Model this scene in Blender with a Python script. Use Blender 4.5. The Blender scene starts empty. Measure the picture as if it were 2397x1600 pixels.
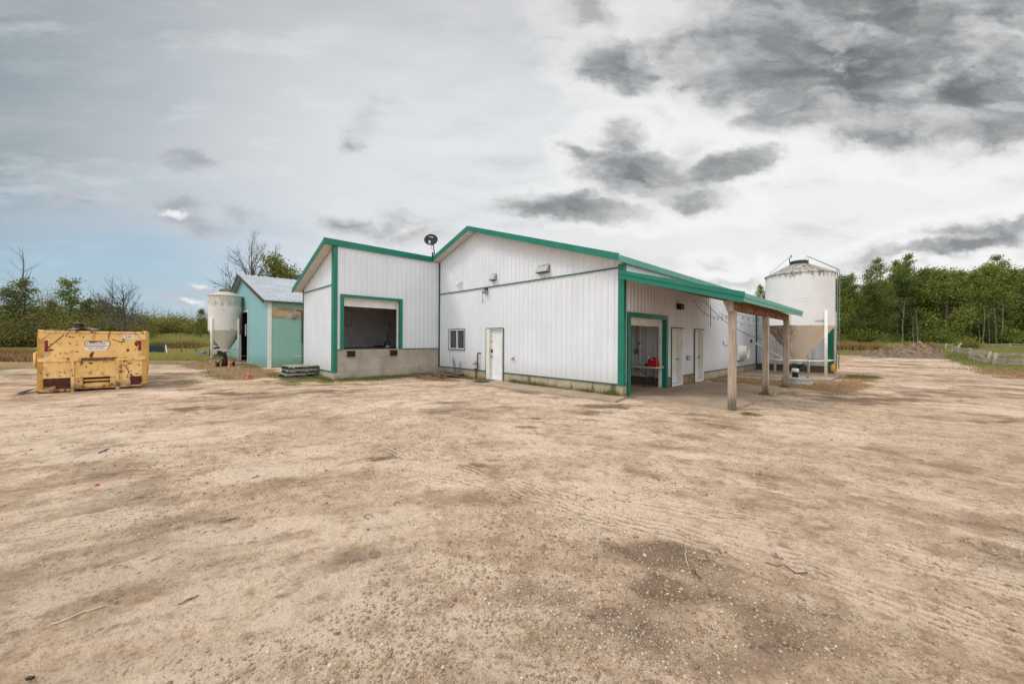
import bpy, math, random
import numpy as np
from mathutils import Vector, Matrix

R = math.radians
scene = bpy.context.scene
COL = scene.collection
rng = np.random.default_rng(7)
random.seed(7)

# ------------------------------------------------------------------ camera
F, YAW, ROLL, CU, CV, CH = 868.806, 46.22, 0.323, 5.746, -10.13, 1.72
PX0, PY0 = 1198.5, 793.496
cam_d = bpy.data.cameras.new("camera")
cam_d.sensor_width = 36.0
cam_d.lens = F / 2397 * 36.0
cam_d.shift_y = -(800 - PY0) / 2397
cam_d.clip_start = 0.05
cam_d.clip_end = 3000
cam = bpy.data.objects.new("camera", cam_d)
COL.objects.link(cam)
cam.matrix_world = (Matrix.Translation((CU, CV, CH)) @ Matrix.Rotation(R(YAW), 4, 'Z')
                    @ Matrix.Rotation(R(90), 4, 'X') @ Matrix.Rotation(R(ROLL), 4, 'Z'))
scene.camera = cam
FW = np.array([-math.sin(R(YAW)), math.cos(R(YAW))])
RT = np.array([math.cos(R(YAW)), math.sin(R(YAW))])

# ------------------------------------------------------------------ view / sun
scene.view_settings.view_transform = 'Standard'
scene.view_settings.look = 'None'
scene.view_settings.gamma = 1
scene.view_settings.exposure = 0.12
SUN_EL = 50
SUN_TRAVEL = (0.62, 0.78)          # horizontal direction the light travels in
sun_d = bpy.data.lights.new("sun", 'SUN')
sun_d.energy = 1.5
sun_d.angle = R(16)
sun_d.color = (1.0, 0.97, 0.93)
sun = bpy.data.objects.new("sun", sun_d)
COL.objects.link(sun)
_tv = Vector((SUN_TRAVEL[0], SUN_TRAVEL[1], -math.tan(R(SUN_EL)) * math.hypot(*SUN_TRAVEL)))
sun.rotation_euler = _tv.to_track_quat('-Z', 'Y').to_euler()


# ------------------------------------------------------------------ node expression helper
class S:
    """a socket with arithmetic"""
    def __init__(s, nt, o): s.nt, s.o = nt, o
    def _m(s, op, b=None, c=None, rev=False):
        n = s.nt.nodes.new('ShaderNodeMath'); n.operation = op
        xs = [s, b, c]
        if rev: xs = [b, s, c]
        for i, x in enumerate(xs):
            if x is None: continue
            if isinstance(x, S): s.nt.links.new(x.o, n.inputs[i])
            else: n.inputs[i].default_value = x
        return S(s.nt, n.outputs[0])
    def __add__(s, b): return s._m('ADD', b)
    __radd__ = __add__
    def __sub__(s, b): return s._m('SUBTRACT', b)
    def __rsub__(s, b): return s._m('SUBTRACT', b, rev=True)
    def __mul__(s, b): return s._m('MULTIPLY', b)
    __rmul__ = __mul__
    def __truediv__(s, b): return s._m('DIVIDE', b)
    def max(s, b): return s._m('MAXIMUM', b)
    def min(s, b): return s._m('MINIMUM', b)
    def abs(s): return s._m('ABSOLUTE')
    def pow(s, b): return s._m('POWER', b)
    def ss(s, a, b):
        n = s.nt.nodes.new('ShaderNodeMapRange'); n.interpolation_type = 'SMOOTHSTEP'
        s.nt.links.new(s.o, n.inputs['Value'])
        if b < a:
            n.inputs['From Min'].default_value = b; n.inputs['From Max'].default_value = a
            n.inputs['To Min'].default_value = 1; n.inputs['To Max'].default_value = 0
        else:
            n.inputs['From Min'].default_value = a; n.inputs['From Max'].default_value = b
        return S(s.nt, n.outputs[0])


def noise(nt, vec, scale, detail=4, rough=0.55, dist=0.0):
    n = nt.nodes.new('ShaderNodeTexNoise')
    n.inputs['Scale'].default_value = scale; n.inputs['Detail'].default_value = detail
    n.inputs['Roughness'].default_value = rough; n.inputs['Distortion'].default_value = dist
    if vec is not None: nt.links.new(vec.o if isinstance(vec, S) else vec, n.inputs['Vector'])
    return S(nt, n.outputs['Fac'])


def mapping(nt, vec, loc=(0, 0, 0), rot=(0, 0, 0), sc=(1, 1, 1), typ='POINT'):
    n = nt.nodes.new('ShaderNodeMapping'); n.vector_type = typ
    nt.links.new(vec.o if isinstance(vec, S) else vec, n.inputs['Vector'])
    n.inputs['Location'].default_value = loc; n.inputs['Rotation'].default_value = rot; n.inputs['Scale'].default_value = sc
    return S(nt, n.outputs[0])


def mixc(nt, f, a, b, mode='MIX'):
    n = nt.nodes.new('ShaderNodeMix'); n.data_type = 'RGBA'; n.blend_type = mode
    for sock, x in ((n.inputs[0], f), (n.inputs[6], a), (n.inputs[7], b)):
        if isinstance(x, S): nt.links.new(x.o, sock)
        elif isinstance(x, (int, float)): sock.default_value = x
        else: sock.default_value = (x[0], x[1], x[2], 1)
    return S(nt, n.outputs[2])


def combine(nt, x, y, z):
    n = nt.nodes.new('ShaderNodeCombineXYZ')
    for i, v in enumerate((x, y, z)):
        if isinstance(v, S): nt.links.new(v.o, n.inputs[i])
        else: n.inputs[i].default_value = v
    return S(nt, n.outputs[0])


def sep(nt, v):
    n = nt.nodes.new('ShaderNodeSeparateXYZ'); nt.links.new(v.o if isinstance(v, S) else v, n.inputs[0])
    return [S(nt, n.outputs[i]) for i in range(3)]


# ------------------------------------------------------------------ world: broken overcast sky
world = bpy.data.worlds.new("World"); scene.world = world
world.use_nodes = True
wt = world.node_tree; wt.nodes.clear()
wout = wt.nodes.new('ShaderNodeOutputWorld'); wbg = wt.nodes.new('ShaderNodeBackground')
wt.links.new(wbg.outputs[0], wout.inputs[0])
sky = wt.nodes.new('ShaderNodeTexSky'); sky.sky_type = 'NISHITA'; sky.sun_disc = False
sky.sun_elevation = R(SUN_EL); sky.sun_rotation = math.atan2(-SUN_TRAVEL[0], -SUN_TRAVEL[1])
sky.dust_density = 1.5
SKY_STRENGTH = 0.1
wd = wt.nodes.new('ShaderNodeTexCoord').outputs['Generated']
dx, dy, dz = sep(wt, wd)
fy = dx * float(FW[0]) + dy * float(FW[1])
fx = dx * float(RT[0]) + dy * float(RT[1])
den = fy.max(0.16)
gx = fx / den; gy = dz / den
g = combine(wt, gx, gy, 0.0)


def P2G(x, y): return ((x - PX0) / F, (PY0 - y) / F)


warp = noise(wt, mapping(wt, g, sc=(1, 1.6, 1)), 3.0, 7, 0.62)
warp2 = noise(wt, mapping(wt, g, loc=(7, 3, 0), sc=(1, 1.6, 1)), 3.0, 7, 0.62)
gw = combine(wt, gx + (warp - 0.5) * 0.34, gy + (warp2 - 0.5) * 0.2, 0.0)


def blobs(lst):
    tot = None
    for (x, y, rx, ry, rot, amp) in lst:
        c = P2G(x, y)
        m = mapping(wt, gw, loc=(c[0], c[1], 0), rot=(0, 0, R(rot)), sc=(rx / F, ry / F, 1), typ='TEXTURE')
        ln = wt.nodes.new('ShaderNodeVectorMath'); ln.operation = 'LENGTH'
        wt.links.new(m.o, ln.inputs[0])
        v = (1.0 - S(wt, ln.outputs['Value'])) * amp
        tot = v if tot is None else tot.max(v)
    return tot.max(-0.9)


dark_list = [
    (1960, 140, 500, 240, -12, 1.45), (2250, 190, 360, 190, -10, 1.4), (2060, 30, 500, 140, 0, 1.15),
    (1780, 110, 240, 130, 35, 0.85), (2330, 10, 220, 110, 0, 0.9), (2180, 290, 190, 70, 14, 0.75), (1900, 235, 260, 70, 4, 0.85),
    (1450, 165, 165, 70, -12, 0.95), (1360, 5, 130, 70, 0, 0.5), (1570, 110, 170, 80, 30, 0.5), (2330, 130, 200, 120, 0, 0.9),
    (1500, 410, 190, 80, -4, 1.2), (1465, 335, 100, 85, 20, 0.95), (1690, 400, 160, 46, 14, 0.95), (1570, 375, 120, 70, 20, 0.7),
    (1600, 462, 180, 52, -6, 0.8), (1345, 372, 46, 30, 0, 0.5), (1320, 490, 210, 44, -3, 0.95),
    (440, 372, 105, 44, -16, 1.0), (430, 490, 135, 40, -4, 0.95), (460, 535, 120, 34, -4, 0.75),
    (590, 510, 54, 28, 0, 0.8), (790, 522, 70, 30, 0, 0.5), (960, 540, 150, 56, -6, 0.55),
    (860, 300, 45, 70, -15, 0.26), (850, 340, 40, 35, 0, 0.32), (285, 458, 70, 18, -3, 0.65),
    (150, 475, 210, 18, -8, 0.55), (2330, 540, 340, 60, 14, 0.75), (2180, 590, 340, 44, 6, 0.6),
    (1700, 668, 130, 34, 4, 0.5), (1660, 640, 60, 30, 0, 0.4), (440, 672, 110, 16, -3, 0.4), (380, 700, 120, 30, 0, 0.4),
]
Dk = blobs(dark_list)
n1 = noise(wt, mapping(wt, gw, sc=(1, 1.7, 1), rot=(0, 0, R(-14))), 4.0, 10, 0.58)
n2 = noise(wt, mapping(wt, gw, loc=(2, 5, 1), sc=(1, 1.6, 1), rot=(0, 0, R(-14))), 8, 9, 0.6)
n3 = noise(wt, mapping(wt, g, loc=(4, 1, 3), sc=(0.8, 2.6, 1), rot=(0, 0, R(-24))), 4.5, 8, 0.6)
field_ = Dk + (n1 - 0.5) * 0.95 + (n2 - 0.5) * 0.35
dens = field_.ss(-0.1, 0.5)
core = (Dk * 0.5 + (n1 - 0.5) * 0.8 + (n3 - 0.5) * 1.2 + (n2 - 0.5) * 0.6).ss(-0.14, 0.8)
# high veil
streak = noise(wt, mapping(wt, g, rot=(0, 0, R(24)), sc=(0.7, 3.2, 1)), 2.6, 6, 0.6)
lr = (gx - gy * 0.5 + (streak - 0.5) * 0.45).ss(-2.0, -0.5)
veil = mixc(wt, lr, (0.25, 0.31, 0.345), (0.68, 0.70, 0.725))
brt = (gx * 0.8 - (gy - 0.36).abs() * 1.0 + (streak - 0.5) * 0.5).ss(-0.45, 0.7)
veil = mixc(wt, brt, veil, (0.80, 0.805, 0.79))
veil = mixc(wt, (streak - 0.5 + (n3 - 0.5) * 0.7).ss(-0.02, 0.28) * 0.5, veil, (0.46, 0.49, 0.53))
veil = mixc(wt, (0.5 - streak + (0.5 - n3) * 0.8).ss(0.0, 0.28) * 0.35, veil, (0.83, 0.84, 0.84))
topd = (gy + gx * 0.12 + (streak - 0.5) * 0.25).ss(0.5, 1.0)
veil = mixc(wt, topd * 0.55, veil, (0.42, 0.425, 0.44))
blue_m = (gx * -1.0 + (streak - 0.5) * 0.6).ss(0.35, 1.0) * (gy + (streak - 0.5) * 0.3).ss(0.5, 0.1)
nsky = wt.nodes.new('ShaderNodeVectorMath'); nsky.operation = 'SCALE'
wt.links.new(sky.outputs[0], nsky.inputs[0]); nsky.inputs['Scale'].default_value = SKY_STRENGTH
skyc = mixc(wt, 0.6, S(wt, nsky.outputs[0]), (0.24, 0.47, 0.64))
veil = mixc(wt, blue_m * 0.78, veil, skyc)
cloudc = mixc(wt, core, (0.58, 0.59, 0.60), (0.115, 0.126, 0.138))
cloudc = mixc(wt, (n3 - 0.5 + (n2 - 0.5) * 0.6).ss(0.02, 0.25) * 0.4, cloudc, (0.62, 0.62, 0.6))
n1o = noise(wt, mapping(wt, gw, loc=(0.05, -0.11, 0), sc=(1, 1.7, 1), rot=(0, 0, R(-14))), 4.0, 10, 0.58)
relief = n1 - n1o
cloudc = mixc(wt, (relief * -1.0).ss(0.0, 0.2) * 0.42, cloudc, (0.66, 0.665, 0.66))
cloudc = mixc(wt, relief.ss(0.0, 0.2) * 0.4, cloudc, (0.13, 0.14, 0.152))
leftness = gx.ss(-0.2, -0.75)
cloudc = mixc(wt, leftness * 0.85, cloudc, mixc(wt, core, (0.50, 0.53, 0.57), (0.33, 0.36, 0.41)))
col = mixc(wt, dens * 0.95, veil, cloudc)
# bright cumulus heads near the horizon and silver edges
wl = blobs([(420, 512, 56, 22, -10, 0.5), (1780, 622, 42, 34, 0, 0.8), (1700, 655, 130, 26, 6, 0.6), (2130, 605, 110, 20, 4, 0.55),
            (2330, 600, 90, 32, 0, 0.75), (2220, 612, 60, 22, 0, 0.6), (2397, 480, 220, 26, 16, 0.5), (2150, 560, 220, 20, 8, 0.4),
            (430, 662, 70, 14, -4, 0.42), (450, 705, 90, 14, 0, 0.42), (930, 520, 60, 20, 0, 0.2), (1600, 355, 90, 40, -30, 0.4)])
wdens = (wl + (n2 - 0.5) * 0.8).ss(0.05, 0.45)
col = mixc(wt, wdens * 0.85, col, (0.86, 0.865, 0.86))
edge = field_.ss(-0.4, -0.05) * (1.0 - dens)
col = mixc(wt, edge * 0.55 * gx.ss(-0.2, 0.3), col, (0.88, 0.885, 0.87))
# unseen sky overhead and behind the camera, brightened to light walls and ground
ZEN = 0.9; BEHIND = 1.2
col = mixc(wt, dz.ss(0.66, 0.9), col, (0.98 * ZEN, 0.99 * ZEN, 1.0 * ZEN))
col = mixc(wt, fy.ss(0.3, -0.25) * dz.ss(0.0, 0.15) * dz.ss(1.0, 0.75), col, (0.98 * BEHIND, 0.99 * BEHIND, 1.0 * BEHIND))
below = dz.ss(0.0, -0.05)
col = mixc(wt, below, col, (0.25, 0.2, 0.15))
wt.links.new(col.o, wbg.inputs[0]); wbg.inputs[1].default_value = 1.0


# ------------------------------------------------------------------ camera frame -> plan helpers
def at(px, Z):
    """plan point seen at photo column px, at depth Z metres in front of the viewpoint"""
    X = (px - PX0) / F * Z
    return (CU + RT[0] * X + FW[0] * Z, CV + RT[1] * X + FW[1] * Z)


def zof(px, py, Z):
    hy = PY0 + (px - PX0) * math.tan(R(ROLL))
    return CH + (hy - py) / F * Z


def gp(px, py, z=0.0):
    """ground point below a photo pixel"""
    r = R(ROLL); ddx, ddy = px - PX0, py - PY0
    X = ddx * math.cos(r) + ddy * math.sin(r); Y = -ddx * math.sin(r) + ddy * math.cos(r)
    Z = (CH - z) * F / Y
    return (CU + RT[0] * X / F * Z + FW[0] * Z, CV + RT[1] * X / F * Z + FW[1] * Z)


# ------------------------------------------------------------------ object helpers
def tag(o, label=None, cat=None, group=None, kind=None):
    if label: o['label'] = label
    if cat: o['category'] = cat
    if group: o['group'] = group
    if kind: o['kind'] = kind
    return o


def thing(name, label, cat, loc=(0, 0, 0), rz=0.0, group=None):
    o = bpy.data.objects.new(name, None); COL.objects.link(o)
    o.empty_display_size = 0.2
    o.location = loc; o.rotation_euler = (0, 0, rz)
    return tag(o, label, cat, group)


def fast_mesh(name, verts, faces, smooth=False):
    me = bpy.data.meshes.new(name)
    verts = np.asarray(verts, dtype=np.float32); faces = np.asarray(faces, dtype=np.int32)
    k = faces.shape[1]
    me.vertices.add(len(verts)); me.vertices.foreach_set('co', verts.ravel())
    me.loops.add(faces.size); me.loops.foreach_set('vertex_index', faces.ravel())
    me.polygons.add(len(faces))
    me.polygons.foreach_set('loop_start', np.arange(0, faces.size, k, dtype=np.int32))
    me.polygons.foreach_set('loop_total', np.full(len(faces), k, dtype=np.int32))
    me.polygons.foreach_set('use_smooth', np.full(len(faces), smooth, dtype=bool))
    me.update(calc_edges=True)
    return me


def link(name, me, mat=None, parent=None):
    o = bpy.data.objects.new(name, me); COL.objects.link(o)
    if mat is not None: me.materials.append(mat)
    if parent is not None: o.parent = parent
    return o


class MB:
    def __init__(s): s.v = []; s.f = []; s.sm = []
    def add(s, vs, fs, smooth=False):
        b = len(s.v); s.v += [tuple(v) for v in vs]
        for f in fs: s.f.append(tuple(b + i for i in f)); s.sm.append(smooth)
        return s
    def box(s, x0, x1, y0, y1, z0, z1, bev=0.0):
        if x0 > x1: x0, x1 = x1, x0
        if y0 > y1: y0, y1 = y1, y0
        if z0 > z1: z0, z1 = z1, z0
        return s.add([(x0, y0, z0), (x1, y0, z0), (x1, y1, z0), (x0, y1, z0), (x0, y0, z1), (x1, y0, z1), (x1, y1, z1), (x0, y1, z1)],
                     [(0, 3, 2, 1), (4, 5, 6, 7), (0, 1, 5, 4), (1, 2, 6, 5), (2, 3, 7, 6), (3, 0, 4, 7)])
    def bar(s, a, b, w, h, up=(0, 0, 1)):
        a = Vector(a); b = Vector(b); d = (b - a).normalized(); u = Vector(up)
        if abs(d.dot(u)) > 0.98: u = Vector((1, 0, 0))
        r = d.cross(u).normalized(); u = r.cross(d).normalized()
        vs = []
        for p in (a, b):
            for i, j in ((-1, -1), (1, -1), (1, 1), (-1, 1)): vs.append(p + r * (i * w / 2) + u * (j * h / 2))
        return s.add(vs, [(0, 3, 2, 1), (4, 5, 6, 7), (0, 1, 5, 4), (1, 2, 6, 5), (2, 3, 7, 6), (3, 0, 4, 7)])
    def prism(s, pts, ext):
        """polygon pts (3d, planar) extruded by ext"""
        n = len(pts); e = Vector(ext)
        vs = [Vector(p) for p in pts] + [Vector(p) + e for p in pts]
        fs = [tuple(range(n - 1, -1, -1)), tuple(range(n, 2 * n))] + [(i, (i + 1) % n, n + (i + 1) % n, n + i) for i in range(n)]
        return s.add(vs, fs)
    def tube(s, pts, rad, n=8, cap=True, smooth=True):
        pts = [Vector(p) for p in pts]
        if not isinstance(rad, (list, tuple)): rad = [rad] * len(pts)
        vs = []; fs = []; pr = None
        for i, p in enumerate(pts):
            d = (pts[min(i + 1, len(pts) - 1)] - pts[max(i - 1, 0)]).normalized()
            if pr is None:
                u = Vector((0, 0, 1)) if abs(d.z) < 0.9 else Vector((1, 0, 0))
                pr = d.cross(u).normalized()
            pr = (pr - d * pr.dot(d)).normalized(); q = d.cross(pr)
            for k in range(n):
                t = 2 * math.pi * k / n
                vs.append(p + (pr * math.cos(t) + q * math.sin(t)) * rad[i])
        for i in range(len(pts) - 1):
            for k in range(n):
                k2 = (k + 1) % n
                fs.append((i * n + k, i * n + k2, (i + 1) * n + k2, (i + 1) * n + k))
        s.add(vs, fs, smooth)
        if cap:
            b = len(s.v) - len(vs)
            s.f.append(tuple(b + k for k in range(n - 1, -1, -1))); s.sm.append(False)
            s.f.append(tuple(b + (len(pts) - 1) * n + k for k in range(n))); s.sm.append(False)
        return s
    def lathe(s, prof, n=32, c=(0, 0, 0), smooth=True, cap=False):
        vs = []; fs = []
        for r, z in prof:
            for k in range(n):
                t = 2 * math.pi * k / n
                vs.append((c[0] + r * math.cos(t), c[1] + r * math.sin(t), c[2] + z))
        for i in range(len(prof) - 1):
            for k in range(n):
                k2 = (k + 1) % n
                fs.append((i * n + k, i * n + k2, (i + 1) * n + k2, (i + 1) * n + k))
        s.add(vs, fs, smooth)
        if cap:
            b = len(s.v) - len(vs)
            s.f.append(tuple(b + k for k in range(n - 1, -1, -1))); s.sm.append(False)
            s.f.append(tuple(b + (len(prof) - 1) * n + k for k in range(n))); s.sm.append(False)
        return s
    def build(s, name, mat, parent=None, bevel=0.0):
        me = bpy.data.meshes.new(name)
        me.from_pydata(s.v, [], s.f); me.validate()
        if len(s.sm) == len(me.polygons): me.polygons.foreach_set('use_smooth', s.sm)
        me.update()
        o = link(name, me, mat, parent)
        if bevel > 0:
            m = o.modifiers.new('bevel', 'BEVEL'); m.width = bevel; m.segments = 2; m.limit_method = 'ANGLE'; m.angle_limit = R(40)
        return o


def text_mb(txt, size, origin, xdir, ydir, mb=None, squeeze=1.0):
    cu = bpy.data.curves.new('txt', 'FONT'); cu.body = txt; cu.size = size; cu.resolution_u = 2
    o = bpy.data.objects.new('txt', cu); COL.objects.link(o)
    dg = bpy.context.evaluated_depsgraph_get(); dg.update()
    me = bpy.data.meshes.new_from_object(o.evaluated_get(dg))
    xd, yd, og = Vector(xdir), Vector(ydir), Vector(origin)
    vs = [og + xd * (v.co.x * squeeze) + yd * v.co.y for v in me.vertices]
    fs = [tuple(p.vertices) for p in me.polygons]
    bpy.data.objects.remove(o); bpy.data.curves.remove(cu); bpy.data.meshes.remove(me)
    mb = mb or MB(); mb.add(vs, fs)
    return mb


def copy_tree(o, parent=None):
    c = o.copy(); COL.objects.link(c)
    if parent is not None: c.parent = parent
    for ch in list(o.children): copy_tree(ch, c)
    return c


# ------------------------------------------------------------------ materials
MATS = {}


def mat(name, col, rough=0.6, metal=0.0, var=0.0, vscale=3.0, bump=0.0, bscale=40.0, stretch=(1, 1, 1), dirt=None, spec=0.4):
    """plain painted/weathered surface: noise in value, optional dirt colour by noise, fine bump"""
    if name in MATS: return MATS[name]
    m = bpy.data.materials.new(name); m.use_nodes = True; nt = m.node_tree
    b = nt.nodes['Principled BSDF']
    tc = nt.nodes.new('ShaderNodeTexCoord').outputs['Object']
    b.inputs['Roughness'].default_value = rough; b.inputs['Metallic'].default_value = metal
    b.inputs['Specular IOR Level'].default_value = spec
    v = mapping(nt, tc, sc=stretch)
    c = S(nt, None); base = col
    if var > 0 or dirt:
        nz = noise(nt, v, vscale, 6, 0.6)
        lo = tuple(x * (1 - var) for x in col); hi = tuple(min(1, x * (1 + var)) for x in col)
        cc = mixc(nt, nz.ss(0.3, 0.7), lo, hi)
        if dirt:
            dc, a0, a1, ds = dirt
            dn = noise(nt, mapping(nt, tc, loc=(3, 1, 2), sc=stretch), ds, 8, 0.65)
            cc = mixc(nt, dn.ss(a0, a1), cc, dc)
        nt.links.new(cc.o, b.inputs['Base Color'])
    else:
        b.inputs['Base Color'].default_value = (*col, 1)
    if bump > 0:
        bn = nt.nodes.new('ShaderNodeBump'); bn.inputs['Strength'].default_value = bump; bn.inputs['Distance'].default_value = 0.02
        nt.links.new(noise(nt, v, bscale, 5, 0.6).o, bn.inputs['Height']); nt.links.new(bn.outputs[0], b.inputs['Normal'])
    MATS[name] = m
    return m


def island_mat(name, cols, rough=0.8, transl=0.0, nscale=0.0, big=None):
    """colour picked per loose piece (leaf, blade, stone) from a ramp"""
    m = bpy.data.materials.new(name); m.use_nodes = True; nt = m.node_tree
    b = nt.nodes['Principled BSDF']; b.inputs['Roughness'].default_value = rough; b.inputs['Specular IOR Level'].default_value = 0.25
    ge = nt.nodes.new('ShaderNodeNewGeometry')
    rp = nt.nodes.new('ShaderNodeValToRGB'); nt.links.new(ge.outputs['Random Per Island'], rp.inputs[0])
    els = rp.color_ramp.elements
    while len(els) < len(cols): els.new(0.5)
    for i, c in enumerate(cols): els[i].position = i / max(1, len(cols) - 1); els[i].color = (*c, 1)
    cc = S(nt, rp.outputs[0])
    if transl > 0 and not big:
        oi = S(nt, nt.nodes.new('ShaderNodeObjectInfo').outputs['Random'])
        cc = mixc(nt, oi.ss(0.0, 1.0) * 0.55, cc, mixc(nt, 0.5, cc, (0.30, 0.29, 0.06)))
        cc = mixc(nt, (1.0 - oi).pow(3.0) * 0.5, cc, (0.02, 0.045, 0.014))
    if big:
        tc = nt.nodes.new('ShaderNodeTexCoord').outputs['Object']
        cc = mixc(nt, noise(nt, tc, big[0], 3, 0.5).ss(0.35, 0.65) * big[2], cc, big[1])
    nt.links.new(cc.o, b.inputs['Base Color'])
    if transl > 0:
        t = nt.nodes.new('ShaderNodeBsdfTranslucent'); mx = nt.nodes.new('ShaderNodeMixShader'); mx.inputs[0].default_value = transl
        nt.links.new(cc.o, t.inputs[0]); nt.links.new(b.outputs[0], mx.inputs[1]); nt.links.new(t.outputs[0], mx.inputs[2])
        nt.links.new(mx.outputs[0], nt.nodes['Material Output'].inputs[0])
    return m


def streak_mat(name, col, dirt_col, rough=0.45, low=0.0, amount=0.5, metal=0.0, zdirt=None, screws=False):
    """painted metal siding with faint vertical run marks and splash dirt above the ground"""
    m = bpy.data.materials.new(name); m.use_nodes = True; nt = m.node_tree
    b = nt.nodes['Principled BSDF']; b.inputs['Roughness'].default_value = rough; b.inputs['Metallic'].default_value = metal
    tc = nt.nodes.new('ShaderNodeTexCoord').outputs['Object']
    x, y, z = sep(nt, tc)
    st = noise(nt, mapping(nt, tc, sc=(1, 1, 0.12)), 3.0, 7, 0.65)
    cl = noise(nt, tc, 0.7, 4, 0.5)
    fine = noise(nt, tc, 26, 3, 0.6)
    c = mixc(nt, cl.ss(0.3, 0.7), tuple(v * 0.93 for v in col), col)
    c = mixc(nt, (st + (fine - 0.5) * 0.25).ss(0.52, 0.78) * amount, c, dirt_col)
    if zdirt:
        c = mixc(nt, (z + (st - 0.5) * zdirt[2]).ss(zdirt[1], zdirt[0]) * zdirt[3], c, zdirt[4])
    if screws:
        row = ((z * (1 / 0.61))._m('FRACT') - 0.5).abs().ss(0.03, 0.018)
        dot_ = (((x + y) * (1 / 0.2286) + 0.23)._m('FRACT') - 0.5).abs().ss(0.085, 0.05)
        c = mixc(nt, row * dot_ * fine.ss(0.35, 0.6) * 0.55, c, (0.3, 0.29, 0.28))
        lap = (((x + y) * (1 / 0.9144) + 0.4)._m('FRACT') - 0.5).abs().ss(0.006, 0.003)
        c = mixc(nt, lap * 0.25, c, (0.35, 0.35, 0.35))
    nt.links.new(c.o, b.inputs['Base Color'])
    return m


M_white = streak_mat('white_siding', (0.72, 0.76, 0.815), (0.50, 0.49, 0.46), 0.42, amount=0.3, zdirt=(0.4, 1.0, 0.6, 0.4, (0.50, 0.45, 0.38)), screws=True)
M_whitetrim = mat('white_trim', (0.76, 0.76, 0.74), 0.45, var=0.08)
M_soffit = mat('white_soffit', (0.66, 0.64, 0.6), 0.5, var=0.06)
M_green = mat('green_trim', (0.006, 0.17, 0.115), 0.38, var=0.12, vscale=1.5, dirt=((0.035, 0.21, 0.15), 0.55, 0.75, 3.0))
M_dgreen = mat('dark_green_trim', (0.015, 0.11, 0.08), 0.45, var=0.1)
M_greenroof = mat('green_roof', (0.035, 0.18, 0.125), 0.4, var=0.15, dirt=((0.16, 0.28, 0.22), 0.5, 0.75, 6.0))
M_black = mat('black_rubber', (0.012, 0.012, 0.013), 0.6, var=0.3, bump=0.2)
M_dark = mat('dark_metal', (0.03, 0.032, 0.035), 0.5, var=0.2)
M_grey = mat('grey_metal', (0.28, 0.29, 0.3), 0.45, metal=0.4, var=0.15)
M_rust = mat('rusty_iron', (0.10, 0.035, 0.015), 0.85, var=0.4, vscale=8, bump=0.3)
M_glass = mat('window_glass', (0.035, 0.045, 0.05), 0.06, var=0.4, vscale=1.2, spec=0.7)
M_inner = mat('interior_panel', (0.62, 0.63, 0.65), 0.6, var=0.05)
M_beige = mat('beige_plastic', (0.62, 0.55, 0.42), 0.5, var=0.1)
M_red = mat('red_plastic', (0.45, 0.012, 0.02), 0.35, var=0.1)
M_orange = mat('orange_plastic', (0.42, 0.15, 0.085), 0.6, var=0.25, vscale=14, dirt=((0.16, 0.07, 0.04), 0.5, 0.7, 12))
M_blue = mat('blue_plastic', (0.03, 0.16, 0.30), 0.5, var=0.2)
M_yellowtape = mat('yellow_jug_plastic', (0.65, 0.38, 0.04), 0.5, var=0.1)
M_steel = mat('galvanised_ladder', (0.22, 0.27, 0.25), 0.5, metal=0.3, var=0.2)
M_letter = mat('black_lettering', (0.02, 0.022, 0.025), 0.6)


def wood_mat(name, a, b_, grain=(1, 1, 0.06), scale=14, bump=0.5, moss=None):
    m = bpy.data.materials.new(name); m.use_nodes = True; nt = m.node_tree
    b = nt.nodes['Principled BSDF']; b.inputs['Roughness'].default_value = 0.85
    tc = nt.nodes.new('ShaderNodeTexCoord').outputs['Object']
    gn = noise(nt, mapping(nt, tc, sc=grain), scale, 8, 0.65)
    bg = noise(nt, tc, 2.5, 4, 0.5)
    c = mixc(nt, (gn * 0.75 + bg * 0.25).ss(0.34, 0.64), a, b_)
    if moss:
        x, y, z = sep(nt, tc)
        c = mixc(nt, (z + (bg - 0.5) * 0.5).ss(moss[1], moss[0]) * moss[3], c, moss[2])
    nt.links.new(c.o, b.inputs['Base Color'])
    bn = nt.nodes.new('ShaderNodeBump'); bn.inputs['Strength'].default_value = bump; bn.inputs['Distance'].default_value = 0.01
    nt.links.new(gn.o, bn.inputs['Height']); nt.links.new(bn.outputs[0], b.inputs['Normal'])
    return m


M_post = wood_mat('weathered_post', (0.27, 0.2, 0.145), (0.52, 0.43, 0.35), moss=(0.0, 0.5, (0.05, 0.055, 0.025), 0.8))
M_beam = wood_mat('rough_brown_beam', (0.045, 0.016, 0.008), (0.30, 0.12, 0.05), grain=(1, 0.35, 1.2), scale=16, bump=1.0)
M_rafter = wood_mat('roof_timber', (0.17, 0.09, 0.05), (0.38, 0.22, 0.12), grain=(0.08, 1, 1))
M_pallet = wood_mat('weathered_pallet', (0.2, 0.18, 0.14), (0.47, 0.45, 0.38), grain=(0.08, 1, 1))
M_palletgreen = wood_mat('dark_green_pallet_wood', (0.008, 0.03, 0.026), (0.03, 0.085, 0.075), grain=(0.2, 1, 1))
M_plank = wood_mat('old_plank', (0.13, 0.085, 0.06), (0.36, 0.27, 0.2), grain=(0.07, 1, 1))
M_rail = wood_mat('grey_fence_wood', (0.17, 0.135, 0.10), (0.46, 0.39, 0.30), grain=(1, 0.06, 1))
M_bark = wood_mat('bark', (0.07, 0.06, 0.05), (0.17, 0.15, 0.125), grain=(1, 1, 0.2), scale=10)
M_aspenbark = wood_mat('pale_bark', (0.12, 0.11, 0.09), (0.4, 0.38, 0.32), grain=(1, 1, 0.35), scale=5)
M_deadbark = wood_mat('dead_bark', (0.05, 0.042, 0.038), (0.13, 0.115, 0.105), grain=(1, 1, 0.2), scale=8)
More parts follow.
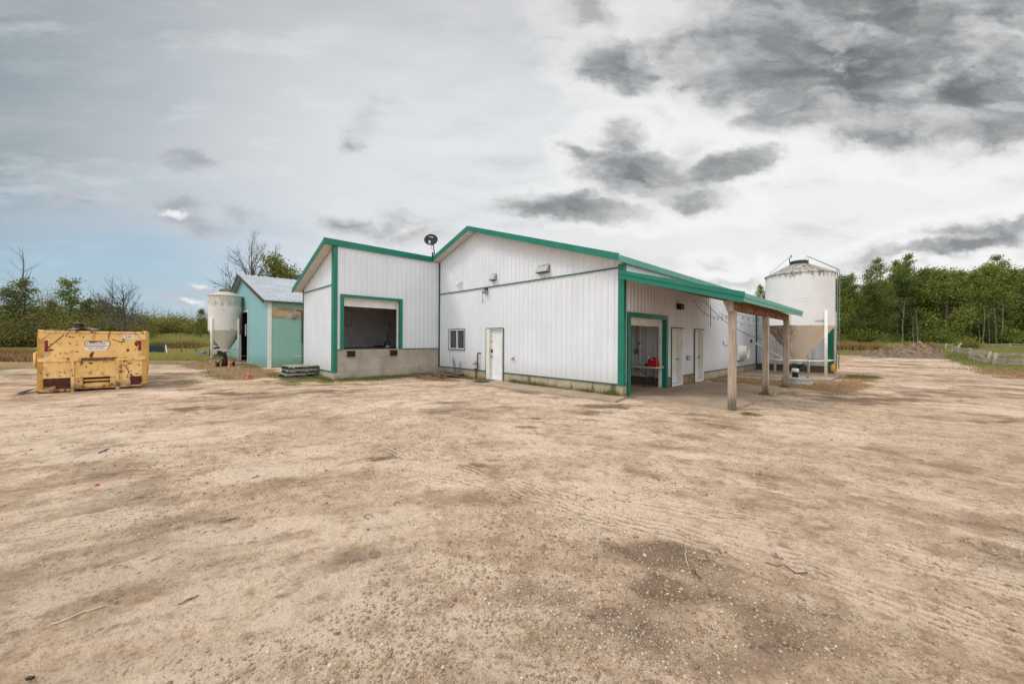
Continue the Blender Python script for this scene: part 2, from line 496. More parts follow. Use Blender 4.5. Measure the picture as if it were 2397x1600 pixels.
M_darkboard = wood_mat('dark_board', (0.02, 0.014, 0.01), (0.08, 0.05, 0.04), grain=(0.2, 1, 1))


def concrete_mat(name, base, moss_amt=0.0, moss_h=0.25, seam=0.0, rusty=0.0, spots=()):
    m = bpy.data.materials.new(name); m.use_nodes = True; nt = m.node_tree
    b = nt.nodes['Principled BSDF']; b.inputs['Roughness'].default_value = 0.88
    tc = nt.nodes.new('ShaderNodeTexCoord').outputs['Object']
    x, y, z = sep(nt, tc)
    n_big = noise(nt, tc, 1.3, 7, 0.62); n_f = noise(nt, tc, 35, 5, 0.65); n_v = noise(nt, mapping(nt, tc, sc=(1, 1, 0.25)), 3.2, 7, 0.65)
    c = mixc(nt, (n_big * 0.7 + n_f * 0.3).ss(0.32, 0.66), tuple(v * 0.62 for v in base), base)
    c = mixc(nt, n_v.ss(0.5, 0.75) * 0.5, c, tuple(v * q for v, q in zip(base, (0.5, 0.48, 0.42))))
    if rusty > 0:
        c = mixc(nt, noise(nt, mapping(nt, tc, loc=(9, 4, 2)), 2.6, 5, 0.6).ss(0.45, 0.65) * rusty, c, (0.2, 0.1, 0.04))
    if seam > 0:
        for zz in (0.36, 0.9):
            d = ((z - zz).abs() + (n_f - 0.5) * 0.012).ss(0.014, 0.0)
            c = mixc(nt, d * seam, c, tuple(v * 0.4 for v in base))
    for (sx0, sw0) in spots:
        dd = ((x - sx0).abs() + (n_v - 0.5) * 0.25 + (n_f - 0.5) * 0.12 + (z - 0.05) * 0.3).ss(sw0 * 1.5, sw0 * 0.4)
        c = mixc(nt, dd * 0.9, c, mixc(nt, n_f.ss(0.4, 0.6), (0.025, 0.04, 0.01), (0.16, 0.19, 0.04)))
    if moss_amt > 0:
        mm = (z * (1.0 / moss_h) + (n_v - 0.5) * 4.5).ss(1.1, -0.4)
        mm = mm * noise(nt, mapping(nt, tc, loc=(1, 8, 0), sc=(1, 1, 0.3)), 1.1, 4, 0.6).ss(0.42, 0.6)
        c = mixc(nt, mm * moss_amt, c, mixc(nt, n_f.ss(0.4, 0.6), (0.035, 0.05, 0.012), (0.14, 0.17, 0.04)))
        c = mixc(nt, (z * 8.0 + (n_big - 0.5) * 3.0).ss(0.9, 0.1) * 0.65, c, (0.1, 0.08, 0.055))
    nt.links.new(c.o, b.inputs['Base Color'])
    bn = nt.nodes.new('ShaderNodeBump'); bn.inputs['Strength'].default_value = 0.35; bn.inputs['Distance'].default_value = 0.012
    nt.links.new((n_f * 0.6 + n_big).o, bn.inputs['Height']); nt.links.new(bn.outputs[0], b.inputs['Normal'])
    return m


M_found = concrete_mat('foundation_concrete', (0.50, 0.42, 0.32), 0.6, 0.22, spots=((-3.55, .07), (-4.12, .06), (-4.6, .05), (-3.85, .12), (-0.32, .16), (-1.05, .1), (-1.9, .06)))
M_dock = concrete_mat('dock_concrete', (0.50, 0.45, 0.37), 0.45, 0.2, seam=0.7)
M_slab = concrete_mat('slab_concrete', (0.46, 0.35, 0.25))
M_darkfound = concrete_mat('dark_foundation', (0.16, 0.12, 0.085), 0.9, 0.3)  # much darker brown base tone, with moss low down
M_rustfound = concrete_mat('stained_foundation', (0.38, 0.25, 0.13), 0.5, 0.2, rusty=0.9)
M_well = concrete_mat('well_concrete', (0.5, 0.48, 0.43))

# ------------------------------------------------------------------ numpy noise
_perm = rng.random((256, 256)).astype(np.float32)


def vnoise(x, y):
    xi = np.floor(x).astype(np.int64); yi = np.floor(y).astype(np.int64)
    fx_ = x - xi; fy_ = y - yi
    fx_ = fx_ * fx_ * (3 - 2 * fx_); fy_ = fy_ * fy_ * (3 - 2 * fy_)
    a = _perm[xi % 256, yi % 256]; b = _perm[(xi + 1) % 256, yi % 256]; c = _perm[xi % 256, (yi + 1) % 256]; d = _perm[(xi + 1) % 256, (yi + 1) % 256]
    return (a * (1 - fx_) + b * fx_) * (1 - fy_) + (c * (1 - fx_) + d * fx_) * fy_


def fbm(x, y, s, o=4, g_=0.5):
    t = 0; a = 1; n = 0
    for i in range(o):
        t = t + a * vnoise(x * s + 17.3 * i, y * s + 9.1 * i); n += a; a *= g_; s *= 2.03
    return t / n


def sstep(a, b, x):
    t = np.clip((x - a) / (b - a), 0, 1); return t * t * (3 - 2 * t)


# ------------------------------------------------------------------ ground
def coarse_h(x, y):
    ddx = x - CU; ddy = y - CV
    Z = ddx * FW[0] + ddy * FW[1]; X = ddx * RT[0] + ddy * RT[1]
    q = X / np.maximum(Z, 1.0)
    h = 1.0 * sstep(60, 90, Z)
    h = h + 1.6 * sstep(46, 74, Z) * sstep(-0.45, -0.7, q) * (0.35 + 0.65 * sstep(-1.35, -1.05, q))
    return h


TRACKS = [  # photo pixels on the ground, half width m
    ([(1080, 1085), (1350, 1140), (1600, 1185), (2000, 1270), (2397, 1375)], 0.24),
    ([(1180, 1160), (1400, 1205), (1640, 1260)], 0.2),
    ([(1400, 1060), (1640, 1105), (1950, 1165), (2397, 1265)], 0.22),
    ([(1700, 1160), (2050, 1225), (2397, 1310)], 0.2),
    ([(1300, 985), (1700, 1010), (2397, 1060)], 0.3),
    ([(900, 1040), (1100, 1100), (1240, 1145)], 0.2),
    ([(1500, 1010), (1760, 1060), (2050, 1130), (2397, 1190)], 0.22),
    ([(1560, 1240), (1850, 1320), (2120, 1420), (2397, 1520)], 0.2),
    ([(1240, 1150), (1500, 1215), (1800, 1300), (2200, 1425), (2397, 1500)], 0.24),
    ([(60, 1240), (420, 1180), (800, 1120), (1150, 1075)], 0.22),
    ([(60, 1120), (420, 1090), (760, 1050), (1060, 1010)], 0.24),
    ([(640, 1010), (900, 1030), (1150, 1055)], 0.25),
]
TR = []
for pts, hw in TRACKS:
    q = np.array([gp(*p) for p in pts])
    # resample smoothly
    t = np.linspace(0, 1, len(q)); tt = np.linspace(0, 1, 40)
    co = np.stack([np.interp(tt, t, q[:, 0]), np.interp(tt, t, q[:, 1])], 1)
    for _ in range(12): co[1:-1] = (co[:-2] + co[2:] + 2 * co[1:-1]) / 4
    TR.append((co, hw))


def track_fields(x, y):
    groove = np.zeros_like(x); body = np.zeros_like(x)
    for ti, (co, hw) in enumerate(TR):
        mn = co.min(0) - 1; mx = co.max(0) + 1
        sel = np.where((x > mn[0]) & (x < mx[0]) & (y > mn[1]) & (y < mx[1]))[0]
        if len(sel) == 0: continue
        px_, py_ = x[sel], y[sel]
        best = np.full(len(sel), 1e9); lat = np.zeros(len(sel)); lon = np.zeros(len(sel)); acc = 0
        for i in range(len(co) - 1):
            a = co[i]; d = co[i + 1] - a; L = np.hypot(*d); d = d / L
            t = np.clip((px_ - a[0]) * d[0] + (py_ - a[1]) * d[1], 0, L)
            ex = px_ - a[0] - t * d[0]; ey = py_ - a[1] - t * d[1]
            ds = ex * ex + ey * ey
            w = ds < best
            best[w] = ds[w]; lat[w] = (ex * -d[1] + ey * d[0])[w]; lon[w] = (acc + t)[w]; acc += L
        al = np.abs(lat)
        inside = sstep(hw, hw * 0.75, al) * (0.1 + 0.9 * sstep(0.4, 0.58, fbm(px_ + ti * 9, py_, 1.3, 5, 0.6)))
        groove[sel] += inside * np.cos(lat / 0.075 * 2 * math.pi)
        body[sel] = np.maximum(body[sel], inside)
    return groove, body


# dark damp / coarse patches: (photo px x, y, half width in m along the view's right, half depth in m, strength)
PATCH = [(1430, 1330, .34, .3, .75), (1520, 1300, .42, .26, .8), (1570, 1380, .4, .34, .6), (1410, 1430, .26, .26, .8), (1490, 1490, .3, .22, .7), (1520, 1400, .75, .55, .42),
         (1640, 1350, .36, .24, .5), (1760, 1480, .36, .24, .6), (1860, 1450, .36, .24, .45), (1600, 1470, .6, .4, .4), (1700, 1550, .4, .26, .5),
         (530, 921, 1.3, .35, 1.), (455, 957, .8, .3, .9), (690, 978, .9, .4, .55), (750, 980, .8, .3, .6), (1240, 979, .28, .12, 1.), (1244, 1000, .3, .12, .8),
         (1420, 950, .9, .35, 1.0), (1390, 965, .5, .3, .8), (860, 1070, .5, .2, .9), (920, 1055, .45, .2, .7), (1130, 1090, .5, .16, .9), (1160, 1075, .35, .14, .6),
         (1060, 1120, .35, .15, .6), (1650, 985, 1.0, .4, .5), (2080, 935, 1.6, .3, .9), (2055, 946, .6, .15, .9), (2370, 985, 1.0, .25, .8),
         (200, 1180, .8, .6, .35), (340, 1300, .9, .6, .4), (120, 1330, .6, .5, .35), (420, 1290, .5, .3, .4), (300, 1400, .5, .4, .4), (60, 900, 3., .6, .6),
         (150, 885, 2.5, .5, .5), (30, 935, 1.5, .3, .4), (380, 875, 2.5, .6, .5), (900, 1230, .3, .25, .4), (2150, 860, 2., .8, .5), (2020, 893, 1., .3, .5), (2200, 890, 3., .5, .4),
         (1350, 875, .3, .1, .3), (1350, 960, .5, .3, .5), (1600, 1040, .8, .3, .35), (1900, 1120, .7, .3, .35), (2200, 1090, .8, .3, .4), (2250, 1220, .6, .3, .35),
         (560, 1090, .8, .25, .4), (760, 1120, .5, .3, .35), (820, 900, 2.2, .35, .5), (1000, 890, 1.6, .3, .5), (700, 890, 1.5, .5, .6)]


def attrs(x, y):
    """moist (R), straw/grass (G), dusty (B), green (A)"""
    ddx = x - CU; ddy = y - CV
    X = ddx * RT[0] + ddy * RT[1]; Z = ddx * FW[0] + ddy * FW[1]
    wob = (fbm(x, y, 1.3, 4) - 0.5)
    moist = np.zeros_like(x)
    for (a, b, rw, rd, st) in PATCH:
        c = gp(a, b); cX = (c[0] - CU) * RT[0] + (c[1] - CV) * RT[1]; cZ = (c[0] - CU) * FW[0] + (c[1] - CV) * FW[1]
        sel = (np.abs(X - cX) < rw * 2.2) & (np.abs(Z - cZ) < rd * 2.2)
        if not sel.any(): continue
        d = np.sqrt(((X[sel] - cX) / rw) ** 2 + ((Z[sel] - cZ) / rd) ** 2)
        n = fbm(x[sel], y[sel], 3.0, 4) - 0.5
        moist[sel] = np.maximum(moist[sel], st * sstep(1.45, 0.1, d + n * 2.2))
    # general mottling: bands across the yard
    m2 = fbm(x * 0.75 + y * 0.2, y * 1.0 - x * 0.25, 0.45, 5, 0.55)
    m3 = fbm(x * 0.9 - y * 0.3, y * 0.9 + x * 0.3, 1.5, 5, 0.6)
    moist = np.maximum(moist, 0.5 * sstep(0.46, 0.66, m2 * 0.5 + m3 * 0.5))
    dusty = sstep(0.44, 0.6, fbm(x + 40, y - 11, 0.8, 6, 0.6))
    q_ = Z + 0.55 * np.sqrt(X * X + 1.5)                              # wheel streaks sweeping round the yard
    q_ = q_ + 0.5 * (fbm(x, y, 0.35, 3) - 0.5)
    stk = fbm(X * 1.0 + 3, q_ * 3.2, 1.0, 6, 0.66)
    moist = np.clip(moist + 0.24 * sstep(0.5, 0.66, stk), 0, 1); dusty = np.clip(dusty * 0.65 + 0.5 * sstep(0.52, 0.38, stk), 0, 1)
    moist = np.clip(moist + 0.3 * sstep(7.5, 13, Z) * sstep(0.35, 0.6, fbm(x, y, 0.5, 4)), 0, 1)
    # straw / dead weeds and grass areas
    straw = np.zeros_like(x); green = np.zeros_like(x)
    def area(cx, cy, rx, ry, soft=0.35):
        d = np.sqrt(((x - cx) / rx) ** 2 + ((y - cy) / ry) ** 2) + wob * 1.2
        return sstep(1 + soft, 1 - soft, d)
    straw = np.maximum(straw, area(-17.5, -7.0, 5.5, 1.3)); straw = np.maximum(straw, area(-24, -7.6, 5, 1.4))
    straw = np.maximum(straw, area(4.0, 9.2, 0.9, 3.6)); straw = np.maximum(straw, area(1.5, 8.3, 2.2, 1.6)); straw = np.maximum(straw, area(4.3, 13.5, 0.9, 2.2))
    straw = np.maximum(straw, area(11.5, 24.0, 2.8, 5.0)); straw = np.maximum(straw, area(-8.6, -1.3, 1.8, 0.7))
    far_l = sstep(-24, -31, x + wob * 6 + (y + 10) * 0.35) * sstep(40, 20, y)
    straw = np.maximum(straw, far_l * 0.8)
    far_r = sstep(47, 54, y + wob * 4) * sstep(-30, -20, x)
    fence_r = sstep(8.3, 10.3, x + wob * 2.0) * sstep(22, 32, y + wob * 3)
    green = np.maximum(green, np.maximum(far_r, fence_r) * 0.9)
    green = np.maximum(green, far_l * sstep(0.4, 0.62, fbm(x, y, 0.12, 4)))
    green = np.maximum(green, area(-12.8, -5.9, 2.4, 0.55) * 0.8); green = np.maximum(green, area(-11.2, -5.3, 1.6, 0.4)); green = np.maximum(green, area(-9.5, -3.2, 0.5, 1.8) * 0.8)
    green = np.maximum(green, area(-22.5, -5.9, 3.0, 0.6)); green = np.maximum(green, 0.75 * area(4.5, 14.3, 0.6, 0.8)); green = np.maximum(green, area(-16.0, -8.2, 3.2, 0.5) * 0.5)
    green = np.maximum(green, area(3.35, -0.15, 0.25, 0.2))
    green = np.maximum(green, 0.6 * area(-10.0, -6.5, 1.2, 0.5)); green = np.maximum(green, 0.5 * area(-13.0, -9.3, 1.2, 0.4))
    return moist, straw, dusty, green


def micro_h(x, y, fade):
    h = (fbm(x, y, 0.9, 3) - 0.5) * 0.05 + (fbm(x + 5, y, 4.0, 4, 0.55) - 0.5) * 0.045 + (fbm(x, y + 3, 16.0, 3, 0.6) - 0.5) * 0.024
    return h * fade


def flatmask(x, y):
    """1 on open yard, 0 where slabs and buildings stand"""
    m = np.ones_like(x)
    for (a, b, c, d) in ((-14.6, 0.1, -0.3, 41), (-14.6, -9.9, -5.1, 0), (-0.2, 3.1, -0.2, 6.4), (-0.2, 3.9, 10.4, 16), (-6.2, 0.5, -1.6, 0.1), (-38, -19.2, -5.6, 40)):
        inside = sstep(a - 0.15, a + 0.05, x) * sstep(b + 0.15, b - 0.05, x) * sstep(c - 0.15, c + 0.05, y) * sstep(d + 0.15, d - 0.05, y)
        m = m * (1 - inside)
    return m


def ground_h(x, y, want=False):
    x = np.asarray(x, dtype=np.float64); y = np.asarray(y, dtype=np.float64)
    r = np.hypot(x - CU, y - CV)
    fm = flatmask(x, y)
    gr, body = track_fields(x, y)
    h = coarse_h(x, y) + fm * (micro_h(x, y, 1.0) + gr * 0.012 - body * 0.008) - (1 - fm) * 0.02
    if want: return h, gr, body
    return h


nr, ring = 0, []
rr = 0.03
while rr < 900:
    ring.append(rr); rr *= 1.3 if rr < 0.9 else 1.0034 if rr < 11 else 1.0062 if rr < 16 else (1.010 if rr < 60 else 1.05)
ring = np.array(ring)
fwd_ang = math.atan2(FW[1], FW[0])
a_f = np.arange(-58, 58.01, 0.23); a_c = np.arange(60, 301, 5.0)
ang = np.radians(np.concatenate([a_f, a_c])) + fwd_ang
na = len(ang); nr = len(ring)
gxv = (CU + ring[:, None] * np.cos(ang)[None, :]).ravel(); gyv = (CV + ring[:, None] * np.sin(ang)[None, :]).ravel()
hz, trg, trb = ground_h(gxv, gyv, True)
ai, ri = np.meshgrid(np.arange(na), np.arange(nr - 1))
a2 = (ai + 1) % na
fc = np.stack([ri * na + ai, (ri + 1) * na + ai, (ri + 1) * na + a2, ri * na + a2], -1).reshape(-1, 4)
vv = np.stack([gxv, gyv, hz], 1)
me = fast_mesh('ground', vv, fc, True)
mo, sw, du, gnn = attrs(gxv, gyv)
du = np.clip(du * (1 - 0.3 * trb) + trb * 0.3 + trg * 0.45, 0, 1); mo = np.clip(mo * (1 - trb * 0.4) - trg * 0.4 * (trb > 0), 0, 1)
ca = me.color_attributes.new('soil', 'FLOAT_COLOR', 'POINT')
ca.data.foreach_set('color', np.stack([mo, sw, du, gnn], 1).astype(np.float32).ravel())

mg = bpy.data.materials.new('dirt_yard'); mg.use_nodes = True; nt = mg.node_tree
pb = nt.nodes['Principled BSDF']; pb.inputs['Roughness'].default_value = 0.95; pb.inputs['Specular IOR Level'].default_value = 0.15
tc = nt.nodes.new('ShaderNodeTexCoord').outputs['Object']
at_n = nt.nodes.new('ShaderNodeAttribute'); at_n.attribute_name = 'soil'
sc_ = nt.nodes.new('ShaderNodeSeparateColor'); nt.links.new(at_n.outputs['Color'], sc_.inputs[0])
a_m, a_s, a_d = [S(nt, sc_.outputs[i]) for i in range(3)]; a_g = S(nt, at_n.outputs['Alpha'])
nA = noise(nt, tc, 2.2, 8, 0.62); nB = noise(nt, tc, 11, 7, 0.68); nC = noise(nt, tc, 70, 5, 0.7); nD = noise(nt, tc, 260, 3, 0.7)
vor = nt.nodes.new('ShaderNodeTexVoronoi'); vor.inputs['Scale'].default_value = 55; nt.links.new(tc, vor.inputs['Vector'])
peb = S(nt, vor.outputs['Distance']).ss(0.28, 0.12)
vsel = nt.nodes.new('ShaderNodeSeparateColor'); nt.links.new(vor.outputs['Color'], vsel.inputs[0])
psel = S(nt, vsel.outputs[0]).ss(0.62, 0.7); pcol = S(nt, vsel.outputs[1])
light = (0.79, 0.583, 0.413); mid = (0.365, 0.24, 0.148); darkc = (0.125, 0.078, 0.046)
nE = noise(nt, tc, 30, 6, 0.75)
nM = noise(nt, mapping(nt, tc, rot=(0, 0, R(-44)), sc=(1.0, 1.0, 1)), 5.0, 9, 0.7)
c = mixc(nt, (nA * 0.2 + nM * 0.35 + nB * 0.2 + nE * 0.25).ss(0.41, 0.57), mid, light)
c = mixc(nt, (nM - 0.5 + (nB - 0.5) * 0.8 + (nE - 0.5) * 0.5).ss(0.05, 0.24) * 0.6, c, (0.19, 0.12, 0.072))
c = mixc(nt, (a_d + (nM - 0.5) * 1.4 + (nB - 0.5) * 0.9 + (nE - 0.5) * 0.8).ss(0.3, 0.95) * 0.62, c, (0.87, 0.69, 0.53))
c = mixc(nt, (a_m + (nM - 0.5) * 1.3 + (nB - 0.5) * 1.1 + (nE - 0.5) * 1.1 + (nC - 0.5) * 0.5).ss(0.12, 1.0) * 0.85, c, darkc)
c = mixc(nt, (nE - 0.5 + (nC - 0.5) * 0.9 + (nB - 0.5) * 0.4).ss(0.05, 0.28) * 0.7, c, (0.14, 0.088, 0.052))
c = mixc(nt, (nC - 0.5 + (nD - 0.5) * 0.8).ss(0.04, 0.28) * 0.75, c, (0.13, 0.082, 0.05))
c = mixc(nt, (nD - 0.5 + (nC - 0.5) * 0.4).ss(0.04, 0.24) * 0.6, c, (0.85, 0.69, 0.53))
c = mixc(nt, peb * psel * 0.8, c, mixc(nt, pcol, (0.22, 0.165, 0.12), (0.78, 0.7, 0.58)))
c = mixc(nt, (a_s + (nB - 0.5) * 0.8 + (nC - 0.5) * 0.6).ss(0.3, 0.75) * 0.85, c, mixc(nt, nC.ss(0.35, 0.65), (0.16, 0.085, 0.035), (0.46, 0.3, 0.16)))
c = mixc(nt, (a_g + (nB - 0.5) * 0.7).ss(0.3, 0.7) * 0.85, c, mixc(nt, (nA * 0.5 + nC * 0.5).ss(0.38, 0.62), (0.085, 0.11, 0.03), (0.27, 0.25, 0.09)))
nt.links.new(c.o, pb.inputs['Base Color'])
bn = nt.nodes.new('ShaderNodeBump'); bn.inputs['Strength'].default_value = 0.9; bn.inputs['Distance'].default_value = 0.03
nt.links.new((nB * 1.0 + nE * 0.9 + nC * 0.5 + nD * 0.18 + peb * psel * 0.35).o, bn.inputs['Height']); nt.links.new(bn.outputs[0], pb.inputs['Normal'])
ground = link('ground', me, mg); tag(ground, 'trampled beige dirt and gravel farmyard running out to grass fields', None, None, 'structure')

# ------------------------------------------------------------------ loose gravel (stuff)
ico_v = []
_ph = (1 + 5 ** 0.5) / 2
for a, b in ((-1, _ph), (1, _ph), (-1, -_ph), (1, -_ph)): ico_v.append((a, b, 0))
for a, b in ((-1, _ph), (1, _ph), (-1, -_ph), (1, -_ph)): ico_v.append((0, a, b))
for a, b in ((_ph, -1), (_ph, 1), (-_ph, -1), (-_ph, 1)): ico_v.append((a, 0, b))
ico_v = np.array(ico_v) / math.hypot(1, _ph)
ico_f = np.array([(0, 11, 5), (0, 5, 1), (0, 1, 7), (0, 7, 10), (0, 10, 11), (1, 5, 9), (5, 11, 4), (11, 10, 2), (10, 7, 6), (7, 1, 8),
                  (3, 9, 4), (3, 4, 2), (3, 2, 6), (3, 6, 8), (3, 8, 9), (4, 9, 5), (2, 4, 11), (6, 2, 10), (8, 6, 7), (9, 8, 1)])


def stones(name, x, y, size, m, sink=0.35):
    n = len(x); z = ground_h(x, y)
    sc3 = size[:, None] * rng.uniform(0.6, 1.25, (n, 3)); sc3[:, 2] *= 0.65
    th = rng.uniform(0, 6.28, n); ct, st = np.cos(th), np.sin(th)
    jit = ico_v[None] * (1 + rng.normal(0, 0.13, (n, 12, 1)))
    p = jit * sc3[:, None, :]
    px_ = p[..., 0] * ct[:, None] - p[..., 1] * st[:, None]; py_ = p[..., 0] * st[:, None] + p[..., 1] * ct[:, None]
    V = np.stack([px_ + x[:, None], py_ + y[:, None], p[..., 2] + (z + sc3[:, 2] * (1 - 2 * sink))[:, None]], -1).reshape(-1, 3)
    Fc = (ico_f[None] + (np.arange(n) * 12)[:, None, None]).reshape(-1, 3)
    return link(name, fast_mesh(name, V, Fc, True), m)


M_stone = island_mat('gravel_stone', [(0.22, 0.15, 0.095), (0.38, 0.275, 0.18), (0.48, 0.36, 0.25), (0.3, 0.21, 0.13), (0.62, 0.52, 0.4), (0.24, 0.17, 0.12), (0.42, 0.31, 0.21)], 0.8)
n = 80000
# even in image area out to about 14 m
ra = rng.uniform(0, 1, n); rad_ = 1.6 * (14 / 1.6) ** (ra ** 1.15); aa = fwd_ang + np.radians(rng.uniform(-57, 57, n))
sx, sy = CU + rad_ * np.cos(aa), CV + rad_ * np.sin(aa)
keep = (flatmask(sx, sy) > 0.9) & (fbm(sx, sy, 1.1, 5, 0.6) + rng.normal(0, 0.06, n) > 0.51)
sx, sy, rad_ = sx[keep], sy[keep], rad_[keep]
ssz = np.clip(rng.lognormal(-5.1, 0.5, len(sx)), 0.003, 0.019) * (0.75 + 0.035 * rad_)
gravel = stones('gravel', sx, sy, ssz, M_stone)
tag(gravel, 'loose small stones scattered over the dirt yard', None, None, 'stuff')

# ------------------------------------------------------------------ white farm building
RIB = [(0.0, 0.0), (0.072, 0.0), (0.098, 0.02), (0.130, 0.02), (0.156, 0.0)]


def ribbed(p0, dirv, length, nrm, zb, zt, openings=(), pitch=0.2286, prof=RIB, depth=1.0, phase=0.0):
    """sheet of ribbed siding: runs from p0 along dirv; zt(s) gives the top edge; openings = (s0, s1, z0, z1)"""
    br = {0.0, length}
    s0 = -phase
    while s0 < length:
        for a, _ in prof:
            if 0 < s0 + a < length: br.add(round(s0 + a, 5))
        s0 += pitch
    for o in openings: br.add(o[0]); br.add(o[1])
    if hasattr(zt, 'breaks'):
        for b in zt.breaks: br.add(b)
    br = sorted(b for b in br if 0 <= b <= length)
    pa = [a for a, _ in prof] + [pitch]; ph = [h for _, h in prof] + [prof[0][1]]
    def off(s): return float(np.interp((s + phase) % pitch, pa, ph)) * depth
    mb = MB()
    def P(s, z):
        o = off(s); return (p0[0] + dirv[0] * s + nrm[0] * o, p0[1] + dirv[1] * s + nrm[1] * o, z)
    for a, b in zip(br[:-1], br[1:]):
        if b - a < 1e-6: continue
        m = (a + b) / 2
        cuts = sorted([(o[2], o[3]) for o in openings if o[0] - 1e-6 <= m <= o[1] + 1e-6])
        iv = []; cur = ('b', zb)
        for lo, hi in cuts:
            if lo > cur[1] + 1e-4: iv.append((cur[1], lo))
            cur = ('o', hi)
        iv.append((cur[1], None))
        e = 1e-5
        for lo, hi in iv:
            za = zt(a + e) if hi is None else hi; zc = zt(b - e) if hi is None else hi
            if min(za, zc) <= lo: continue
            mb.add([P(a + e, lo), P(b - e, lo), P(b - e, zc), P(a + e, za)], [(0, 1, 2, 3)])
    return mb


SL = 0.325; RU = -7.18; RZ = 6.40
def zroof(u): return RZ - SL * abs(u - RU)
class ZT:
    def __init__(s, f, br=()): s.f = f; s.breaks = br
    def __call__(s, x): return s.f(x)

WU = -10.03; WV = -4.94; LU = -14.36; BACK = 14.9; FAR = 40.0
bld = thing('farm_building', 'long white ribbed-metal farm building with green trim and a raised loading dock wing', 'farm building')

# walls -----------------------------------------------------------
OP_WIN = (-9.15, -7.90, 1.24, 2.16); OP_DOOR = (-6.35, -5.32, 0.0, 2.15)
front = ribbed((WU, 0), (1, 0), -WU, (0, -1), 0.37, ZT(lambda s: zroof(WU + s) + 0.02, (RU - WU,)),
               [(o[0] - WU, o[1] - WU, o[2], o[3]) for o in (OP_WIN, (OP_DOOR[0], OP_DOOR[1], 0.37, 2.15))])
front_o = front.build('wall', M_white, bld)
OP_BAY = (0.22, 3.02, 0.0, 2.57); OP_D1 = (3.37, 4.42, 0.0, 2.16); OP_D2 = (5.57, 6.60, 0.0, 2.16)
side = ribbed((0, 0), (0, 1), BACK, (1, 0), 0.37, ZT(lambda s: 4.07), [(o[0], o[1], 0.37, o[3]) for o in (OP_BAY, OP_D1, OP_D2)])
side.build('wall', M_white, bld)
OP_DOCK = (-4.72, -2.0, 1.25, 3.52)
dock = ribbed((WU, WV), (0, 1), -WV, (1, 0), 1.26, ZT(lambda s: 5.47), [(OP_DOCK[0] - WV, OP_DOCK[1] - WV, 1.26, OP_DOCK[3])])
dock.build('wall', M_white, bld)
wfront = ribbed((LU, WV), (1, 0), WU - LU, (0, -1), 0.36, ZT(lambda s: zroof(LU + s) + 0.02))
wfront.build('wall', M_white, bld)
MB().add([(LU, WV, 0.36), (LU, FAR, 0.36), (LU, FAR, 4.1), (LU, WV, 4.1)], [(0, 1, 2, 3)]).build('wall', M_white, bld)
ext = ribbed((0, BACK), (1, 0), 3.4, (0, -1), 0.4, ZT(lambda s: 3.95 - SL * s), pitch=0.4, prof=[(0.0, 0.0), (0.2, 0.0), (0.22, 0.022), (0.38, 0.022)])
ext.build('wall', M_white, bld)
ribbed((3.4, BACK), (0, 1), 0.9, (1, 0), 0.4, ZT(lambda s: 2.85)).build('wall', M_white, bld)
MB().add([(0.0, BACK + 0.9, -0.1), (3.4, BACK + 0.9, -0.1), (3.4, BACK + 0.9, 2.85), (0.0, BACK + 0.9, 3.95)], [(0, 1, 2, 3)]).build('wall', M_white, bld)
ribbed((0, BACK + 0.9), (0, 1), FAR - BACK - 0.9, (1, 0), 0.37, ZT(lambda s: 4.07)).build('wall', M_white, bld)
mb = MB(); mb.add([(LU, FAR, 0), (0, FAR, 0), (0, FAR, 4.05), (RU, FAR, 6.38), (LU, FAR, 4.05)], [(0, 1, 2, 3, 4)])
mb.build('wall', M_white, bld)

# foundation --------------------------------------------------------
MB().box(WU, OP_DOOR[0], -0.012, 0.2, -0.1, 0.355).build('foundation', M_found, bld); MB().box(OP_DOOR[1], 0.012, -0.012, 0.2, -0.1, 0.355).build('foundation', M_found, bld)
MB().box(-0.2, 0.010, 0.201, OP_BAY[0], -0.1, 0.353).build('foundation', M_found, bld); MB().box(-0.2, 0.012, OP_D2[1], BACK, -0.1, 0.355).build('foundation', M_found, bld)
for a_, b_ in ((OP_BAY[1], OP_D1[0]), (OP_D1[1], OP_D2[0])): tag(MB().box(-0.2, 0.012, a_, b_, -0.1, 0.355).build('foundation', M_rustfound, bld), 'brown stained stretch of foundation by the side doors')
mb = MB(); mb.box(0.013, 3.41, BACK - 0.012, BACK + 0.2, -0.1, 0.385); mb.box(3.2, 3.412, BACK + 0.2, BACK + 0.9, -0.1, 0.385)
mb.build('foundation', M_darkfound, bld)
MB().box(-0.2, 0.012, BACK + 0.9, FAR, -0.1, 0.355).build('foundation', M_found, bld)
mb = MB(); mb.box(WU - 0.25, WU + 0.012, WV - 0.012, -0.013, -0.2, 1.245); mb.build('dock_wall', M_dock, bld)
mb = MB(); mb.box(LU, WU - 0.251, WV - 0.010, WV + 0.2, -0.2, 0.345); mb.build('foundation', M_dock, bld)

